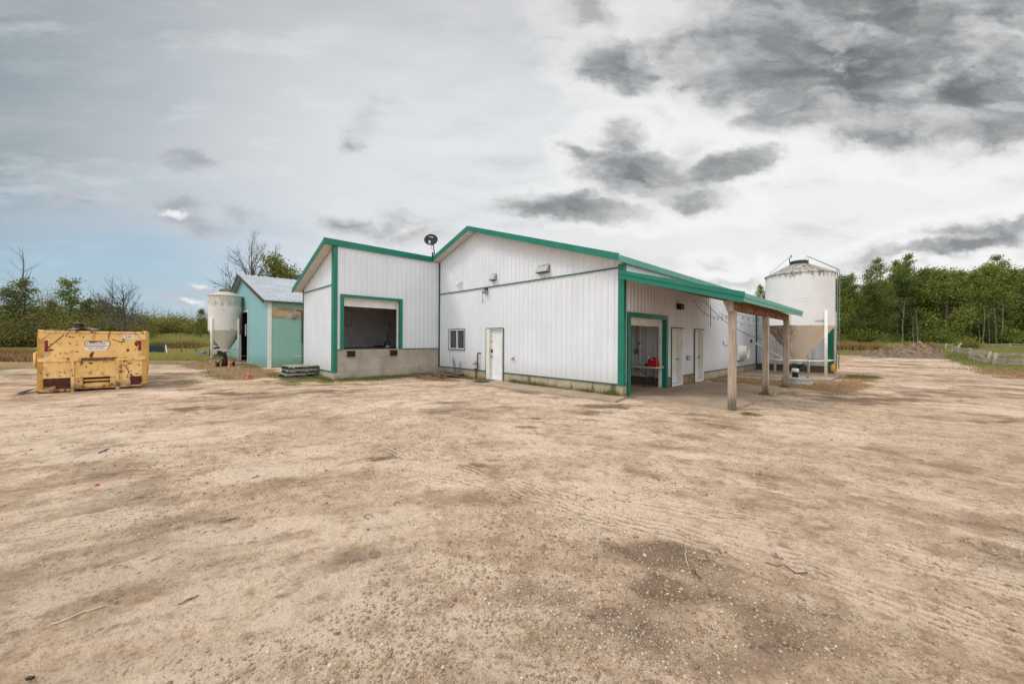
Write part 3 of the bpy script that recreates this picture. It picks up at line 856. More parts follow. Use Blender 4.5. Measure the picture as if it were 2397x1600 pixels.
# trims ---------------------------------------------------------------
tr = MB()
tr.box(-0.15, 0.024, -0.046, -0.023, 0.34, 4.0); tr.box(0.024, 0.046, -0.046, 0.10, 0.34, 4.0)
tr.build('corner_trim', M_green, bld)
tr = MB(); tr.box(WU - 0.25, WU + 0.024, WV - 0.046, WV - 0.023, 0.33, 5.44); tr.box(WU + 0.024, WU + 0.046, WV - 0.046, WV + 0.10, 0.33, 5.44)
tr.build('corner_trim', M_green, bld)
def trims(name, m, lst):
    for q in lst: MB().box(*q).build(name, m, bld)
trims('corner_trim', M_dgreen, [(LU - 0.03, LU + 0.06, WV - 0.044, WV - 0.023, 0.34, 3.95), (WU + 0.024, WU + 0.07, -0.07, -0.024, 0.36, 5.44), (0.024, 0.075, BACK - 0.08, BACK - 0.024, 0.36, 4.0)])
tr = MB(); tr.box(3.08, 3.424, BACK - 0.046, BACK - 0.023, 0.36, 2.95); tr.box(3.424, 3.446, BACK - 0.046, BACK + 0.6, 0.36, 2.85)
tr.build('corner_trim', M_green, bld)
trims('band_trim', M_dgreen, [(WU + 0.071, -0.151, -0.05, -0.024, 3.885, 3.925), (LU + 0.061, WU - 0.251, WV - 0.05, WV - 0.024, 3.875, 3.915)])
trims('base_trim', M_dgreen, [(WU + 0.071, OP_DOOR[0] - 0.06, -0.045, -0.013, 0.35, 0.385), (OP_DOOR[1] + 0.05, -0.151, -0.045, -0.013, 0.35, 0.385),
    (LU + 0.061, WU - 0.251, WV - 0.045, WV - 0.013, 0.34, 0.375), (0.013, 0.045, 0.101, OP_BAY[0], 0.348, 0.383), (0.013, 0.045, OP_BAY[1] + 0.02, OP_D1[0], 0.35, 0.385),
    (0.013, 0.045, OP_D1[1], OP_D2[0], 0.35, 0.385), (0.013, 0.045, OP_D2[1], BACK - 0.081, 0.35, 0.385), (0.076, 3.07, BACK - 0.045, BACK - 0.013, 0.38, 0.415),
    (WU + 0.013, WU + 0.045, OP_DOCK[1] + 0.02, -0.071, 1.238, 1.27), (WU + 0.013, WU + 0.045, WV + 0.101, OP_DOCK[0] - 0.02, 1.238, 1.27)])

# roof ------------------------------------------------------------------
rf = MB()
RT_ = 0.10
def roof_slab(mb, u0, u1, v0, v1, lift=0.03):
    a, b = zroof(u0) + lift, zroof(u1) + lift
    mb.add([(u0, v0, a), (u1, v0, b), (u1, v1, b), (u0, v1, a), (u0, v0, a + RT_), (u1, v0, b + RT_), (u1, v1, b + RT_), (u0, v1, a + RT_)],
           [(0, 3, 2, 1), (4, 5, 6, 7), (0, 1, 5, 4), (1, 2, 6, 5), (2, 3, 7, 6), (3, 0, 4, 7)])
roof_slab(rf, RU, 0.12, -0.44, FAR + 0.3); roof_slab(rf, LU - 0.4, RU, -0.44, FAR + 0.3)
roof_slab(rf, LU - 0.4, WU + 0.03, -5.34, -0.441)
# standing ribs on the right slope, seen edge-on above the eave
for k in range(160):
    v = -0.3 + k * 0.2286
    if v > 36: break
    a, b = zroof(RU) + 0.03 + RT_, zroof(0.12) + 0.03 + RT_
    rf.add([(RU, v, a), (0.122, v, b), (0.122, v + 0.05, b), (RU, v + 0.05, a), (RU, v, a + 0.025), (0.122, v, b + 0.025), (0.122, v + 0.05, b + 0.025), (RU, v + 0.05, a + 0.025)],
           [(4, 5, 6, 7), (0, 1, 5, 4), (1, 2, 6, 5), (2, 3, 7, 6), (3, 0, 4, 7)])
rf.add([(0.0, BACK - 0.2, 3.96), (3.6, BACK - 0.2, 2.8), (3.6, BACK + 1.1, 2.8), (0.0, BACK + 1.1, 3.96), (0.0, BACK - 0.2, 4.04), (3.6, BACK - 0.2, 2.88), (3.6, BACK + 1.1, 2.88), (0.0, BACK + 1.1, 4.04)],
       [(0, 3, 2, 1), (4, 5, 6, 7), (0, 1, 5, 4), (1, 2, 6, 5), (2, 3, 7, 6), (3, 0, 4, 7)])
roof_o = rf.build('roof', M_greenroof, bld)
fa = MB()
def rake(mb, u0, u1, v, zoff0, zoff1, th=0.02):
    a, b = zroof(u0), zroof(u1)
    mb.add([(u0, v - th, a + zoff0), (u1, v - th, b + zoff0), (u1, v, b + zoff0), (u0, v, a + zoff0), (u0, v - th, a + zoff1), (u1, v - th, b + zoff1), (u1, v, b + zoff1), (u0, v, a + zoff1)],
           [(0, 3, 2, 1), (4, 5, 6, 7), (0, 1, 5, 4), (1, 2, 6, 5), (2, 3, 7, 6), (3, 0, 4, 7)])
rake(fa, RU, 0.12, -0.445, 0.05, 0.2); rake(fa, RU, 0.12, -0.442, -0.02, 0.049, 0.035)
rake(fa, WU + 0.03, RU - 0.001, -0.445, 0.05, 0.2); rake(fa, WU + 0.03, RU - 0.001, -0.442, -0.02, 0.049, 0.035)
for k in range(1, 5):
    u_ = k * -1.52; fa.box(u_ - 0.006, u_ + 0.006, -0.4705, -0.4651, zroof(u_) + 0.055, zroof(u_) + 0.195)
fa.build('rake_fascia', M_green, roof_o)
fa = MB(); rake(fa, LU - 0.42, WU - 0.0, -5.345, 0.05, 0.2); rake(fa, LU - 0.42, WU - 0.0, -5.342, -0.02, 0.049, 0.035)
fa.box(WU + 0.001, WU + 0.10, -5.38, -0.481, zroof(WU) + 0.05, zroof(WU) + 0.215); fa.box(WU + 0.001, WU + 0.115, -5.38, -0.481, zroof(WU) - 0.03, zroof(WU) + 0.049)
fa.build('rake_fascia', M_green, roof_o)
fa = MB(); fa.box(0.121, 0.145, -0.481, FAR + 0.3, zroof(0.12) - 0.03, zroof(0.12) + 0.15)
fa.build('eave_fascia', mat('pale_green_trim', (0.10, 0.36, 0.26), 0.4, var=0.1), roof_o)
# white soffits under the overhangs, built of narrow boards
so = MB()
def soffit(mb, u0, u1, v0, v1, lift):
    nn = max(1, int(abs(u1 - u0) / 0.15)); st_ = (u1 - u0) / nn
    for k in range(nn):
        a, b = u0 + k * st_ + 0.004, u0 + (k + 1) * st_ - 0.004
        za, zb_ = zroof(a) + lift, zroof(b) + lift
        mb.add([(a, v0, za), (b, v0, zb_), (b, v1, zb_), (a, v1, za)], [(0, 1, 2, 3)])
soffit(so, WU, RU, -0.44, -0.024, 0.022); soffit(so, RU, 0.0, -0.44, -0.024, 0.022); soffit(so, LU - 0.4, WU, -5.34, WV - 0.024, 0.022)
so.box(0.024, 0.12, -0.44, FAR, zroof(0.12) - 0.012, zroof(0.12) - 0.002)
so.build('soffit', M_soffit, bld)

# window --------------------------------------------------------------
u0, u1, z0, z1 = OP_WIN
w = MB()
for a, b, c_, d in ((u0, u1, z1 - 0.05, z1), (u0, u1, z0, z0 + 0.05), (u0, u0 + 0.05, z0 + 0.05, z1 - 0.05), (u1 - 0.05, u1, z0 + 0.05, z1 - 0.05)): w.box(a, b, -0.035, 0.08, c_, d)
um = (u0 + u1) / 2
w.box(um - 0.03, um + 0.03, -0.02, 0.06, z0 + 0.05, z1 - 0.05)
win = w.build('window', M_whitetrim, bld)
MB().box(u0 + 0.05, u1 - 0.05, 0.03, 0.04, z0 + 0.05, z1 - 0.05).build('pane', M_glass, win)
tr = MB(); tr.box(u0 - 0.03, u1 + 0.03, -0.046, -0.024, z1, z1 + 0.03); tr.box(u0 - 0.03, u1 + 0.03, -0.05, -0.024, z0 - 0.04, z0)
tr.box(u0 - 0.03, u0, -0.046, -0.024, z0, z1); tr.box(u1, u1 + 0.03, -0.046, -0.024, z0, z1)
tr.build('window_trim', M_dgreen, win)


# doors ---------------------------------------------------------------
def panel_door(mb, s0, s1, z0, z1, face, put):
    """six-panel slab; put(s, depth, z) -> point"""
    def bx(a, b, d0, d1, c_, d_):
        p = [put(a, d0, c_), put(b, d1, d_)]
        mb.box(p[0][0], p[1][0], p[0][1], p[1][1], p[0][2], p[1][2])
    bx(s0, s1, face, face + 0.04, z0, z1)
    wd_ = s1 - s0; hh = z1 - z0
    for cx in (0.29, 0.71):
        for cz, hz_ in ((0.86, 0.07), (0.62, 0.13), (0.27, 0.17)):
            a, b = s0 + wd_ * (cx - 0.14), s0 + wd_ * (cx + 0.14)
            c_, d_ = z0 + hh * (cz - hz_), z0 + hh * (cz + hz_)
            for q in ((a, b, c_, c_ + 0.015), (a, b, d_ - 0.015, d_), (a, a + 0.015, c_, d_), (b - 0.015, b, c_, d_)):
                bx(q[0], q[1], face - 0.006, face, q[2], q[3])


u0, u1, z0, z1 = OP_DOOR
d = MB(); panel_door(d, u0 + 0.21, u1 - 0.09, 0.09, z1 - 0.05, 0.06, lambda s, dd, z: (s, dd, z))
door = d.build('door', mat('white_door_paint', (0.78, 0.79, 0.82), 0.35, var=0.05), bld)
f = MB(); f.box(u0, u0 + 0.2, -0.05, 0.14, 0.03, z1); f.box(u1 - 0.08, u1, -0.04, 0.14, 0.03, z1); f.box(u0 + 0.2, u1 - 0.08, -0.04, 0.14, z1 - 0.045, z1)
f.box(u0 + 0.2, u1 - 0.08, -0.02, 0.14, 0.03, 0.085)
f.build('frame', mat('cream_frame', (0.70, 0.71, 0.64), 0.5, var=0.08), door)
f = MB(); f.box(u1, u1 + 0.03, -0.055, -0.02, 0.03, z1 + 0.03); f.box(u0 - 0.02, u1, -0.055, -0.02, z1, z1 + 0.03); f.box(u0 - 0.025, u0, -0.055, -0.02, 0.03, z1)
f.build('door_trim', M_dgreen, door)
h = MB(); h.box(u0 + 0.235, u0 + 0.295, 0.02, 0.059, 1.16, 1.29); h.build('lock_keypad', M_dark, door)
h = MB(); h.tube([(u0 + 0.27, 0.06, 1.0), (u0 + 0.27, -0.01, 1.0)], [0.028, 0.034]); h.build('handle', M_grey, door)
h = MB(); h.tube([(u0 + 0.275, 0.06, 1.62), (u0 + 0.275, 0.03, 1.62)], 0.025); h.build('deadbolt', M_grey, door)


def side_door(op, kick):
    v0, v1, z0, z1 = op
    d = MB(); d.box(-0.19, -0.15, v0 + 0.05, v1 - 0.07, 0.1, z1 - 0.06)
    do = d.build('door', mat('side_door_paint', (0.70, 0.69, 0.65), 0.45, var=0.06), bld)
    f = MB(); f.box(-0.2, 0.03, v0 + 0.005, v0 + 0.049, 0.03, z1 - 0.02); f.box(-0.2, 0.03, v1 - 0.065, v1 - 0.005, 0.03, z1 - 0.02); f.box(-0.2, 0.03, v0 + 0.05, v1 - 0.066, z1 - 0.055, z1 - 0.02)
    f.box(-0.2, 0.03, v0 + 0.05, v1 - 0.066, 0.03, 0.095)
    f.build('frame', M_whitetrim, do)
    f = MB(); f.box(0.024, 0.05, v0 - 0.03, v0 + 0.004, 0.03, z1 + 0.03); f.box(0.024, 0.05, v0 + 0.005, v1, z1 - 0.018, z1 + 0.03)
    f.build('door_trim', M_dgreen, do)
    h = MB(); h.tube([(-0.15, v1 - 0.16, 1.0), (-0.09, v1 - 0.16, 1.0)], 0.03); h.tube([(-0.09, v1 - 0.16, 1.0), (-0.09, v1 - 0.27, 0.99)], 0.012); h.build('handle', M_grey, do)
    if kick:
        h = MB(); h.box(-0.149, -0.14, v0 + 0.11, v0 + 0.19, 0.32, 0.55); h.build('vent_plate', M_dark, do)
    else:
        h = MB(); h.tube([(-0.15, v0 + 0.17, 1.58), (-0.13, v0 + 0.17, 1.58)], 0.025); h.build('peephole', M_dark, do)


side_door(OP_D1, False); side_door(OP_D2, True)


def framed_opening(v0, v1, z0, z1, uo, w, header_drop, mat_f, name, door_z, jamb=0.12, right_jamb=None):
    f = MB(); x0, x1 = uo + 0.0235, uo + 0.06
    f.box(x0, x1, v0, v0 + w, z0, z1); f.box(x0, x1, v1 - w, v1, z0, z1); f.box(x0, x1, v0 + w + .001, v1 - w - .001, z1 - w, z1 - 0.001)
    # green returns going into the wall
    f.box(uo - 0.10, x0 - .001, v0 + w - 0.03, v0 + w, z0, z1 - w); f.box(uo - 0.10, x0 - .001, v1 - w, v1 - w + 0.03, z0, z1 - w)
    fo = f.build(name, mat_f, bld)
    g = MB(); g.box(uo - 0.20, uo - 0.101, v0 + w - 0.05, v0 + w + 0.03, z0, z1 - w); g.box(uo - 0.20, uo - 0.101, v1 - w - 0.05, v1 - w + 0.05, z0, z1 - w)
    g.box(uo - 0.20, uo - 0.101, v0 + w + 0.031, v1 - w - 0.051, z1 - w - 0.05, z1 - w + 0.03)
    g.build('jamb', M_whitetrim, fo)
    d = MB(); zz = door_z
    d.box(uo - 0.26, uo - 0.215, v0 + w - 0.02, v1 - w + 0.02, zz, z1 - w + 0.2)
    d.box(uo - 0.214, uo - 0.208, v0 + w - 0.02, v1 - w + 0.02, zz, zz + 0.03)
    d.build('overhead_door', M_whitetrim, fo)
    return fo


framed_opening(OP_DOCK[0], OP_DOCK[1], 1.25, 3.52, WU, 0.13, 0.1, M_green, 'dock_door_frame', 3.06)
framed_opening(OP_BAY[0], OP_BAY[1], 0.03, 2.57, 0.0, 0.15, 0.1, M_green, 'bay_door_frame', 2.19)
# dock bumpers
for v in (-4.30, -2.43):
    b = MB()
    for k in range(7): b.box(WU + 0.05, WU + 0.14 + (k % 2) * 0.01, v - 0.15 + k * 0.043, v - 0.15 + k * 0.043 + 0.038, 0.955 + (0.02 if k % 2 else 0), 1.205 - (0.02 if k % 2 else 0))
    b.box(WU + 0.0125, WU + 0.05, v - 0.18, v + 0.18, 0.97, 1.0); b.box(WU + 0.0125, WU + 0.05, v - 0.18, v + 0.18, 1.16, 1.19)
    b.build('dock_bumper', M_black, bld)
# interiors -------------------------------------------------------------
i_ = MB()
def room(mb, a, b, c_, d, z0, z1, skip=''):
    if 'f' not in skip: mb.add([(a, c_, z0), (b, c_, z0), (b, d, z0), (a, d, z0)], [(0, 1, 2, 3)])
    mb.add([(a, c_, z1), (b, c_, z1), (b, d, z1), (a, d, z1)], [(3, 2, 1, 0)])
    if 'w' not in skip: mb.add([(a, c_, z0), (a, d, z0), (a, d, z1), (a, c_, z1)], [(0, 1, 2, 3)])
    if 'e' not in skip: mb.add([(b, c_, z0), (b, d, z0), (b, d, z1), (b, c_, z1)], [(3, 2, 1, 0)])
    if 's' not in skip: mb.add([(a, c_, z0), (b, c_, z0), (b, c_, z1), (a, c_, z1)], [(3, 2, 1, 0)])
    if 'n' not in skip: mb.add([(a, d, z0), (b, d, z0), (b, d, z1), (a, d, z1)], [(0, 1, 2, 3)])
room(i_, LU + 0.15, WU - 0.27, WV + 0.15, 4.0, 1.26, 3.9, 'fe')
i_.build('interior_wall', mat('grey_interior', (0.58, 0.56, 0.56), 0.7, var=0.12), bld)
MB().box(LU + 0.15, WU - 0.001, WV + 0.05, 4.0, 1.1, 1.256).build('dock_floor', mat('dock_floor_concrete', (0.2, 0.17, 0.14), 0.8, var=0.2), bld)
i_ = MB(); room(i_, -6.0, -0.21, 0.1, 3.2, 0.04, 2.95, 'fen'); i_.build('interior_wall', M_inner, bld)
wi = ribbed((-6.0, 3.14), (1, 0), 5.8, (0, -1), 0.34, ZT(lambda s: 2.95), pitch=0.3)
wi.build('interior_wall', M_inner, bld)
MB().box(-6.0, -0.21, 3.10, 3.2, 0.03, 0.335).build('interior_curb', M_darkfound, bld)
MB().box(-6.0, 0.02, 0.1, 3.2, -0.1, 0.036).build('bay_floor', M_slab, bld)
p = MB(); p.tube([(-1.17, 3.10, 2.9), (-1.17, 3.10, 1.37)], 0.013); p.box(-1.25, -1.1, 3.05, 3.115, 1.18, 1.37); p.build('switch_conduit', M_grey, bld)
p = MB(); p.tube([(-1.0, 3.09, 1.3), (-0.6, 3.09, 1.3), (-0.6, 3.09, 0.4)], 0.012); p.build('wall_conduit', M_whitetrim, bld)
p = MB(); p.tube([(-1.07, 3.115, 1.59), (-1.07, 3.08, 1.59)], 0.035); p.build('socket', M_dark, bld)
# hanging opener chain just inside the dock
p = MB()
p.tube([(-10.5, -4.35, 3.2), (-10.5, -4.37, 2.45), (-10.5, -4.3, 2.25), (-10.5, -4.2, 2.2), (-10.5, -4.1, 2.28), (-10.5, -4.07, 2.6), (-10.5, -4.1, 3.2)], 0.012)
p.box(-10.55, -10.45, -4.5, -4.28, 2.75, 3.15); p.build('opener_chain', M_dark, bld)

# porch canopy on the side --------------------------------------------
def zc(u): return 3.70 - 0.288 * u
cn = MB(); V0, V1 = -0.24, 7.34
cn.add([(0.03, V0, zc(0.03)), (3.2, V0, zc(3.2)), (3.2, V1, zc(3.2)), (0.03, V1, zc(0.03)), (0.03, V0, zc(.03) + 0.04), (3.2, V0, zc(3.2) + 0.04), (3.2, V1, zc(3.2) + 0.04), (0.03, V1, zc(.03) + 0.04)],
       [(0, 3, 2, 1), (4, 5, 6, 7), (0, 1, 5, 4), (1, 2, 6, 5), (2, 3, 7, 6), (3, 0, 4, 7)])
k = V0 + 0.05
while k < V1 - 0.06:
    cn.add([(0.03, k, zc(.03) + .04), (3.205, k, zc(3.205) + .04), (3.205, k + .04, zc(3.205) + .04), (.03, k + .04, zc(.03) + .04),
            (0.03, k, zc(.03) + .062), (3.205, k, zc(3.205) + .062), (3.205, k + .04, zc(3.205) + .062), (.03, k + .04, zc(.03) + .062)],
           [(4, 5, 6, 7), (0, 1, 5, 4), (1, 2, 6, 5), (2, 3, 7, 6), (3, 0, 4, 7)]); k += 0.2286
canopy = cn.build('canopy_roof', M_greenroof, bld); tag(canopy, 'lean-to canopy roof over the side doors')
fa = MB()
def crake(mb, v, th, o0, o1, ue):
    mb.add([(0.025, v - th, zc(.025) + o0), (ue, v - th, zc(ue) + o0), (ue, v, zc(ue) + o0), (0.025, v, zc(.025) + o0),
            (0.025, v - th, zc(.025) + o1), (ue, v - th, zc(ue) + o1), (ue, v, zc(ue) + o1), (0.025, v, zc(.025) + o1)],
           [(0, 3, 2, 1), (4, 5, 6, 7), (0, 1, 5, 4), (1, 2, 6, 5), (2, 3, 7, 6), (3, 0, 4, 7)])
crake(fa, V0 - .001, 0.05, -0.03, 0.09, 3.26); crake(fa, V0 - .001, 0.025, -0.17, -0.031, 3.22)
fa.build('rake_fascia', M_green, canopy)
fa = MB(); fa.box(3.206, 3.25, V0 - 0.001, V1 + 0.03, zc(3.2) - 0.055, zc(3.2) + 0.05); fa.box(3.206, 3.23, V0 - 0.001, V1, zc(3.2) - 0.15, zc(3.2) - 0.056)
fa.build('eave_fascia', MATS['pale_green_trim'], canopy)
ra_ = MB(); k = 0.0
while k < 7.3:
    ra_.add([(0.03, k, zc(.03) - .14), (3.15, k, zc(3.15) - .14), (3.15, k + .04, zc(3.15) - .14), (.03, k + .04, zc(.03) - .14),
             (0.03, k, zc(.03) - .001), (3.15, k, zc(3.15) - .001), (3.15, k + .04, zc(3.15) - .001), (.03, k + .04, zc(.03) - .001)],
            [(0, 3, 2, 1), (0, 1, 5, 4), (1, 2, 6, 5), (2, 3, 7, 6), (3, 0, 4, 7)]); k += 0.61
ra_.build('rafters', M_rafter, canopy)
MB().add([(0.03, V0, zc(.03) - .006), (3.2, V0, zc(3.2) - .006), (3.2, V1, zc(3.2) - .006), (0.03, V1, zc(.03) - .006)], [(0, 1, 2, 3)]).build('underside_boards', M_rafter, canopy)
be = MB(); be.box(2.78, 2.92, 0.12, 6.75, 2.47, 2.7); be.build('beam', M_beam, canopy)
be = MB()
be.prism([(2.70, 0.13, 2.7), (2.79, 0.13, 2.43), (2.93, 0.13, 2.43), (2.93, 0.13, 2.7)], (0, -0.06, 0))
be.build('beam_end_block', M_post, canopy)
for v in (0.2, 3.56, 6.58):
    ps = MB(); ps.box(2.775, 2.935, v, v + 0.15, -0.05, 2.469); ps.build('post', M_post, canopy, bevel=0.008)

# ------------------------------------------------------------------ things fixed to the building
def vent_hood(x, z, w=0.27, h=0.24):
    t = thing('vent_hood', 'single small grey vent hood high on the white gable above the door', 'vent', (x, -0.024, z))
    b = MB(); b.prism([(-w / 2, 0, h), (-w / 2, -0.03, h), (-w / 2, -0.17, 0.06), (-w / 2, -0.17, 0.0), (-w / 2, 0, 0.0)], (w, 0, 0))
    b.build('hood', mat('vent_grey', (0.42, 0.45, 0.46), 0.5, metal=0.2, var=0.15), t)
    b = MB(); b.box(-w / 2 - 0.02, w / 2 + 0.02, -0.012, 0.0, -0.03, h + 0.03); b.build('flange', M_grey, t)
    b = MB(); b.box(-w / 2 + 0.01, w / 2 - 0.01, -0.165, -0.013, -0.025, -0.001); b.build('flap', M_dark, t)
    return t
vh = vent_hood(-5.90, 4.16)
for x, lab in ((-3.29, 'left hood of the pair of grey vent hoods on the right of the gable'), (-3.03, 'right hood of the pair of grey vent hoods on the right of the gable')):
    c_ = copy_tree(vh); c_.location = (x, -0.024, 4.14); c_['label'] = lab; c_['group'] = 'vent hoods on the gable'
vh['group'] = 'vent hoods on the gable'
t = thing('wall_lamp', 'dark flood lamp on the white front wall just under the green band', 'wall lamp', (-6.38, -0.024, 3.70))
b = MB(); b.box(-0.09, 0.09, -0.05, 0, 0.06, 0.18); b.build('base', M_dark, t)
b = MB(); b.prism([(-0.1, -0.02, 0.1), (-0.1, -0.16, 0.02), (-0.1, -0.12, -0.06), (-0.1, -0.02, -0.02)], (0.2, 0, 0)); b.build('lamp_head', M_grey, t)
o = MB().tube([(-6.66, -0.035, 3.88), (-6.66, -0.035, 3.28), (-6.55, -0.06, 3.36), (-6.5, -0.06, 3.4)], 0.009, 5).build('loose_cable', M_grey)
tag(o, 'thin grey cable dangling on the front wall beside the flood lamp', 'cable')
t = thing('security_camera', 'white security camera on a bent pipe arm under the gable', 'camera', (-8.3, -0.024, 4.2))
b = MB(); b.tube([(0.12, -0.03, 0.12), (0.02, -0.14, 0.12), (-0.2, -0.2, 0.16), (-0.3, -0.2, 0.3), (-0.33, -0.2, 0.48)], 0.03); b.build('pipe_arm', M_whitetrim, t)
b = MB(); b.box(0.06, 0.18, -0.03, 0.0, 0.04, 0.2); b.build('wall_plate', M_whitetrim, t)
b = MB(); b.lathe([(0.0, -0.2), (0.06, -0.18), (0.085, -0.1), (0.07, -0.02), (0.0, 0.0)], 14, (0.02, -0.16, 0.12)); b.build('camera_dome', M_whitetrim, t)
t = thing('gas_meter', 'rusty brown gas riser pipe with a small grey regulator left of the front door', 'gas meter', (-6.95, -0.1, 0.0))
b = MB(); b.tube([(-0.02, 0, -0.05), (-0.02, 0, 0.42), (0.06, 0, 0.42), (0.08, 0, 0.48), (0.08, 0, 1.06), (0.11, 0, 1.11), (0.2, 0.02, 1.11), (0.2, 0.09, 1.11)], 0.028); b.tube([(-0.14, 0, 0.42), (-0.02, 0, 0.42)], 0.026); b.build('pipe', M_rust, t)
b = MB(); b.lathe([(0.0, 0.0), (0.1, 0.02), (0.12, 0.06), (0.06, 0.09), (0.03, 0.17), (0.0, 0.18)], 14, (-0.04, -0.03, 0.6)); b.box(-0.14, 0.06, -0.06, 0.0, 0.63, 0.68); b.build('regulator', M_grey, t)
t = thing('outlet_box', 'small white outdoor outlet box on the front wall right of the door', 'outlet', (-4.73, -0.024, 0.94))
b = MB(); b.box(-0.11, 0.06, -0.05, 0, 0.02, 0.15); b.build('cover', M_whitetrim, t)
b = MB(); b.box(-0.01, 0.07, -0.08, -0.051, -0.02, 0.07); b.build('plug', M_grey, t)
t = thing('outlet_box', 'small grey outlet box between the two white side doors under the canopy', 'outlet', (0.024, 4.95, 0.94))
b = MB(); b.box(0, 0.05, -0.16, 0.14, 0.0, 0.17); b.build('cover', M_grey, t); b = MB(); b.box(0.051, 0.06, -0.05, 0.05, 0.04, 0.13); b.build('socket', M_whitetrim, t)
t = thing('wall_lamp', 'black box lamp on the shaded side wall above the first side door', 'wall lamp', (0.024, 3.96, 2.86))
b = MB(); b.box(0, 0.16, -0.15, 0.15, 0, 0.2); b.build('housing', M_black, t); b = MB(); b.box(0.161, 0.165, -0.12, 0.12, 0.03, 0.15); b.build('lens', M_dark, t)
# exhaust fan
t = thing('exhaust_fan', 'round white exhaust fan hood on the side wall behind the canopy posts', 'exhaust fan', (0.024, 11.75, 1.12))
b = MB(); b.box(0, 0.05, -0.5, 0.5, -0.42, 0.42); b.build('back_plate', M_whitetrim, t)
b = MB(); b.box(0.0, 0.12, -0.52, 0.5, -0.455, -0.425); b.build('bottom_shelf', M_dark, t)
b = MB()
prof = [(0.38, 0.05), (0.34, 0.16), (0.31, 0.25), (0.33, 0.33), (0.35, 0.37), (0.335, 0.37), (0.3, 0.25), (0.3, 0.1)]
vs = []; fs = []
for r_, xx in prof:
    for k in range(28): vs.append((xx, r_ * math.cos(k * 2 * math.pi / 28), r_ * math.sin(k * 2 * math.pi / 28)))
for i in range(len(prof) - 1):
    for k in range(28): fs.append((i * 28 + k, i * 28 + (k + 1) % 28, (i + 1) * 28 + (k + 1) % 28, (i + 1) * 28 + k))
b.add(vs, fs, True); b.build('cone', M_whitetrim, t)
b = MB(); b.prism([(0.11, 0.3 * math.cos(k * .3), 0.3 * math.sin(k * .3)) for k in range(21)], (-0.01, 0, 0)); b.build('shutter', M_grey, t)
# satellite dish
t = thing('satellite_dish', 'dark grey satellite dish on a bent mast at the roof valley', 'satellite dish', (-9.93, -0.36, 5.80))
nd_ = Vector((0.72, -0.68, 0.16)).normalized(); ux = Vector((0, 0, 1)).cross(nd_).normalized(); uy = nd_.cross(ux)
dc = Vector((-0.10, -0.14, 0.72)); b = MB(); vs = []; fs = []
prof = [(0.0, 0.0), (0.12, 0.006), (0.22, 0.02), (0.31, 0.045), (0.315, 0.04), (0.22, 0.0), (0.1, -0.012), (0.0, -0.015)]
for r_, hh in prof:
    for k in range(30):
        a = k * 2 * math.pi / 30; vs.append(dc + ux * (r_ * 1.05 * math.cos(a)) + uy * (r_ * 0.9 * math.sin(a)) + nd_ * hh)
for i in range(len(prof) - 1):
    for k in range(30): fs.append((i * 30 + k, i * 30 + (k + 1) % 30, (i + 1) * 30 + (k + 1) % 30, (i + 1) * 30 + k))
b.add(vs, fs, True); dish = b.build('reflector', mat('dish_grey', (0.04, 0.044, 0.052), 0.7, var=0.2, spec=0.15), t)
# the small white word on the dish face is unreadable in the photograph: a slanted pale bar of strokes
b = MB()
for k in range(5):
    a = -0.1 + k * 0.042; b.add([dc + ux * (a + i) + uy * (0.11 + j - a * 0.12) + nd_ * 0.034 for i, j in ((0, 0), (0.032, 0), (0.037, 0.045), (0.006, 0.045))], [(0, 1, 2, 3)])
b.build('logo', M_whitetrim, dish)
lnb = dc + nd_ * 0.30 - uy * 0.30
b = MB(); b.tube([lnb - uy * 0.04, lnb + uy * 0.12], [0.05, 0.045]); b.build('feed_horn', mat('lnb_grey', (0.6, 0.6, 0.6), 0.5), t)
b = MB(); b.tube([dc - uy * 0.27, lnb - uy * 0.05], 0.018); b.tube([(0, 0, 0), (-0.1, 0.02, 0.3), (-0.13, 0.0, 0.55), tuple(dc - nd_ * 0.03)], 0.024)
b.tube([(-0.14, -0.02, 0.52), (-0.24, -0.04, 0.42), (-0.2, -0.03, 0.28), (-0.1, 0, 0.25)], 0.008); b.build('mast', M_dark, t)
b = MB(); b.box(-0.05, 0.07, -0.13, -0.1, -0.12, 0.1); b.build('foot', M_dark, t)
# string lights under the canopy
def sag(a, b_, drop, n=14): return [tuple(np.array(a) * (1 - k / n) + np.array(b_) * k / n - np.array((0, 0, drop * 4 * (k / n) * (1 - k / n)))) for k in range(n + 1)]
def string_light(runs, label):
    t = thing('string_lights', label, 'string lights')
    w = MB(); nb_ = 0
    for r_ in runs:
        w.tube(r_, 0.005, 5)
        for k, pnt in enumerate(r_):
            if k % 2 == 1: MB().lathe([(0.0, -0.08), (0.014, -0.07), (0.016, -0.058), (0.01, -0.04), (0.009, -0.03), (0.009, 0.0)], 8, pnt).build('bulb', mat('clear_bulb', (0.22, 0.21, 0.19), 0.2), t)
    w.build('wire', M_dark, t)
string_light([sag((0.3, 4.6, 3.3), (2.77, 0.3, 2.35), 0.28, 22), sag((2.86, 0.35, 2.45), (2.86, 3.56, 2.44), 0.1, 12)],
             'string of clear bulbs sagging from the side wall to the nearest canopy post')
string_light([sag((0.1, 8.2, 3.0), (2.86, 6.65, 2.3), 0.3, 18), sag((2.9, 3.7, 2.25), (2.9, 6.58, 2.2), 0.12, 12)], 'string of bulbs between the middle and the farthest canopy post')
o = MB().tube(sag((0.06, 6.6, 3.35), (2.8, 3.6, 1.75), 0.25, 20), 0.01, 5).build('hanging_cable', M_grey); tag(o, 'grey cable drooping from the wall to the middle canopy post', 'cable')
o = MB().tube([(2.79, 0.26, 1.62), (2.70, 0.26, 1.57), (2.66, 0.26, 1.62), (2.65, 0.26, 1.7)], 0.01, 6).build('iron_hook', M_dark); tag(o, 'small iron hook on the side of the nearest canopy post', 'hook')
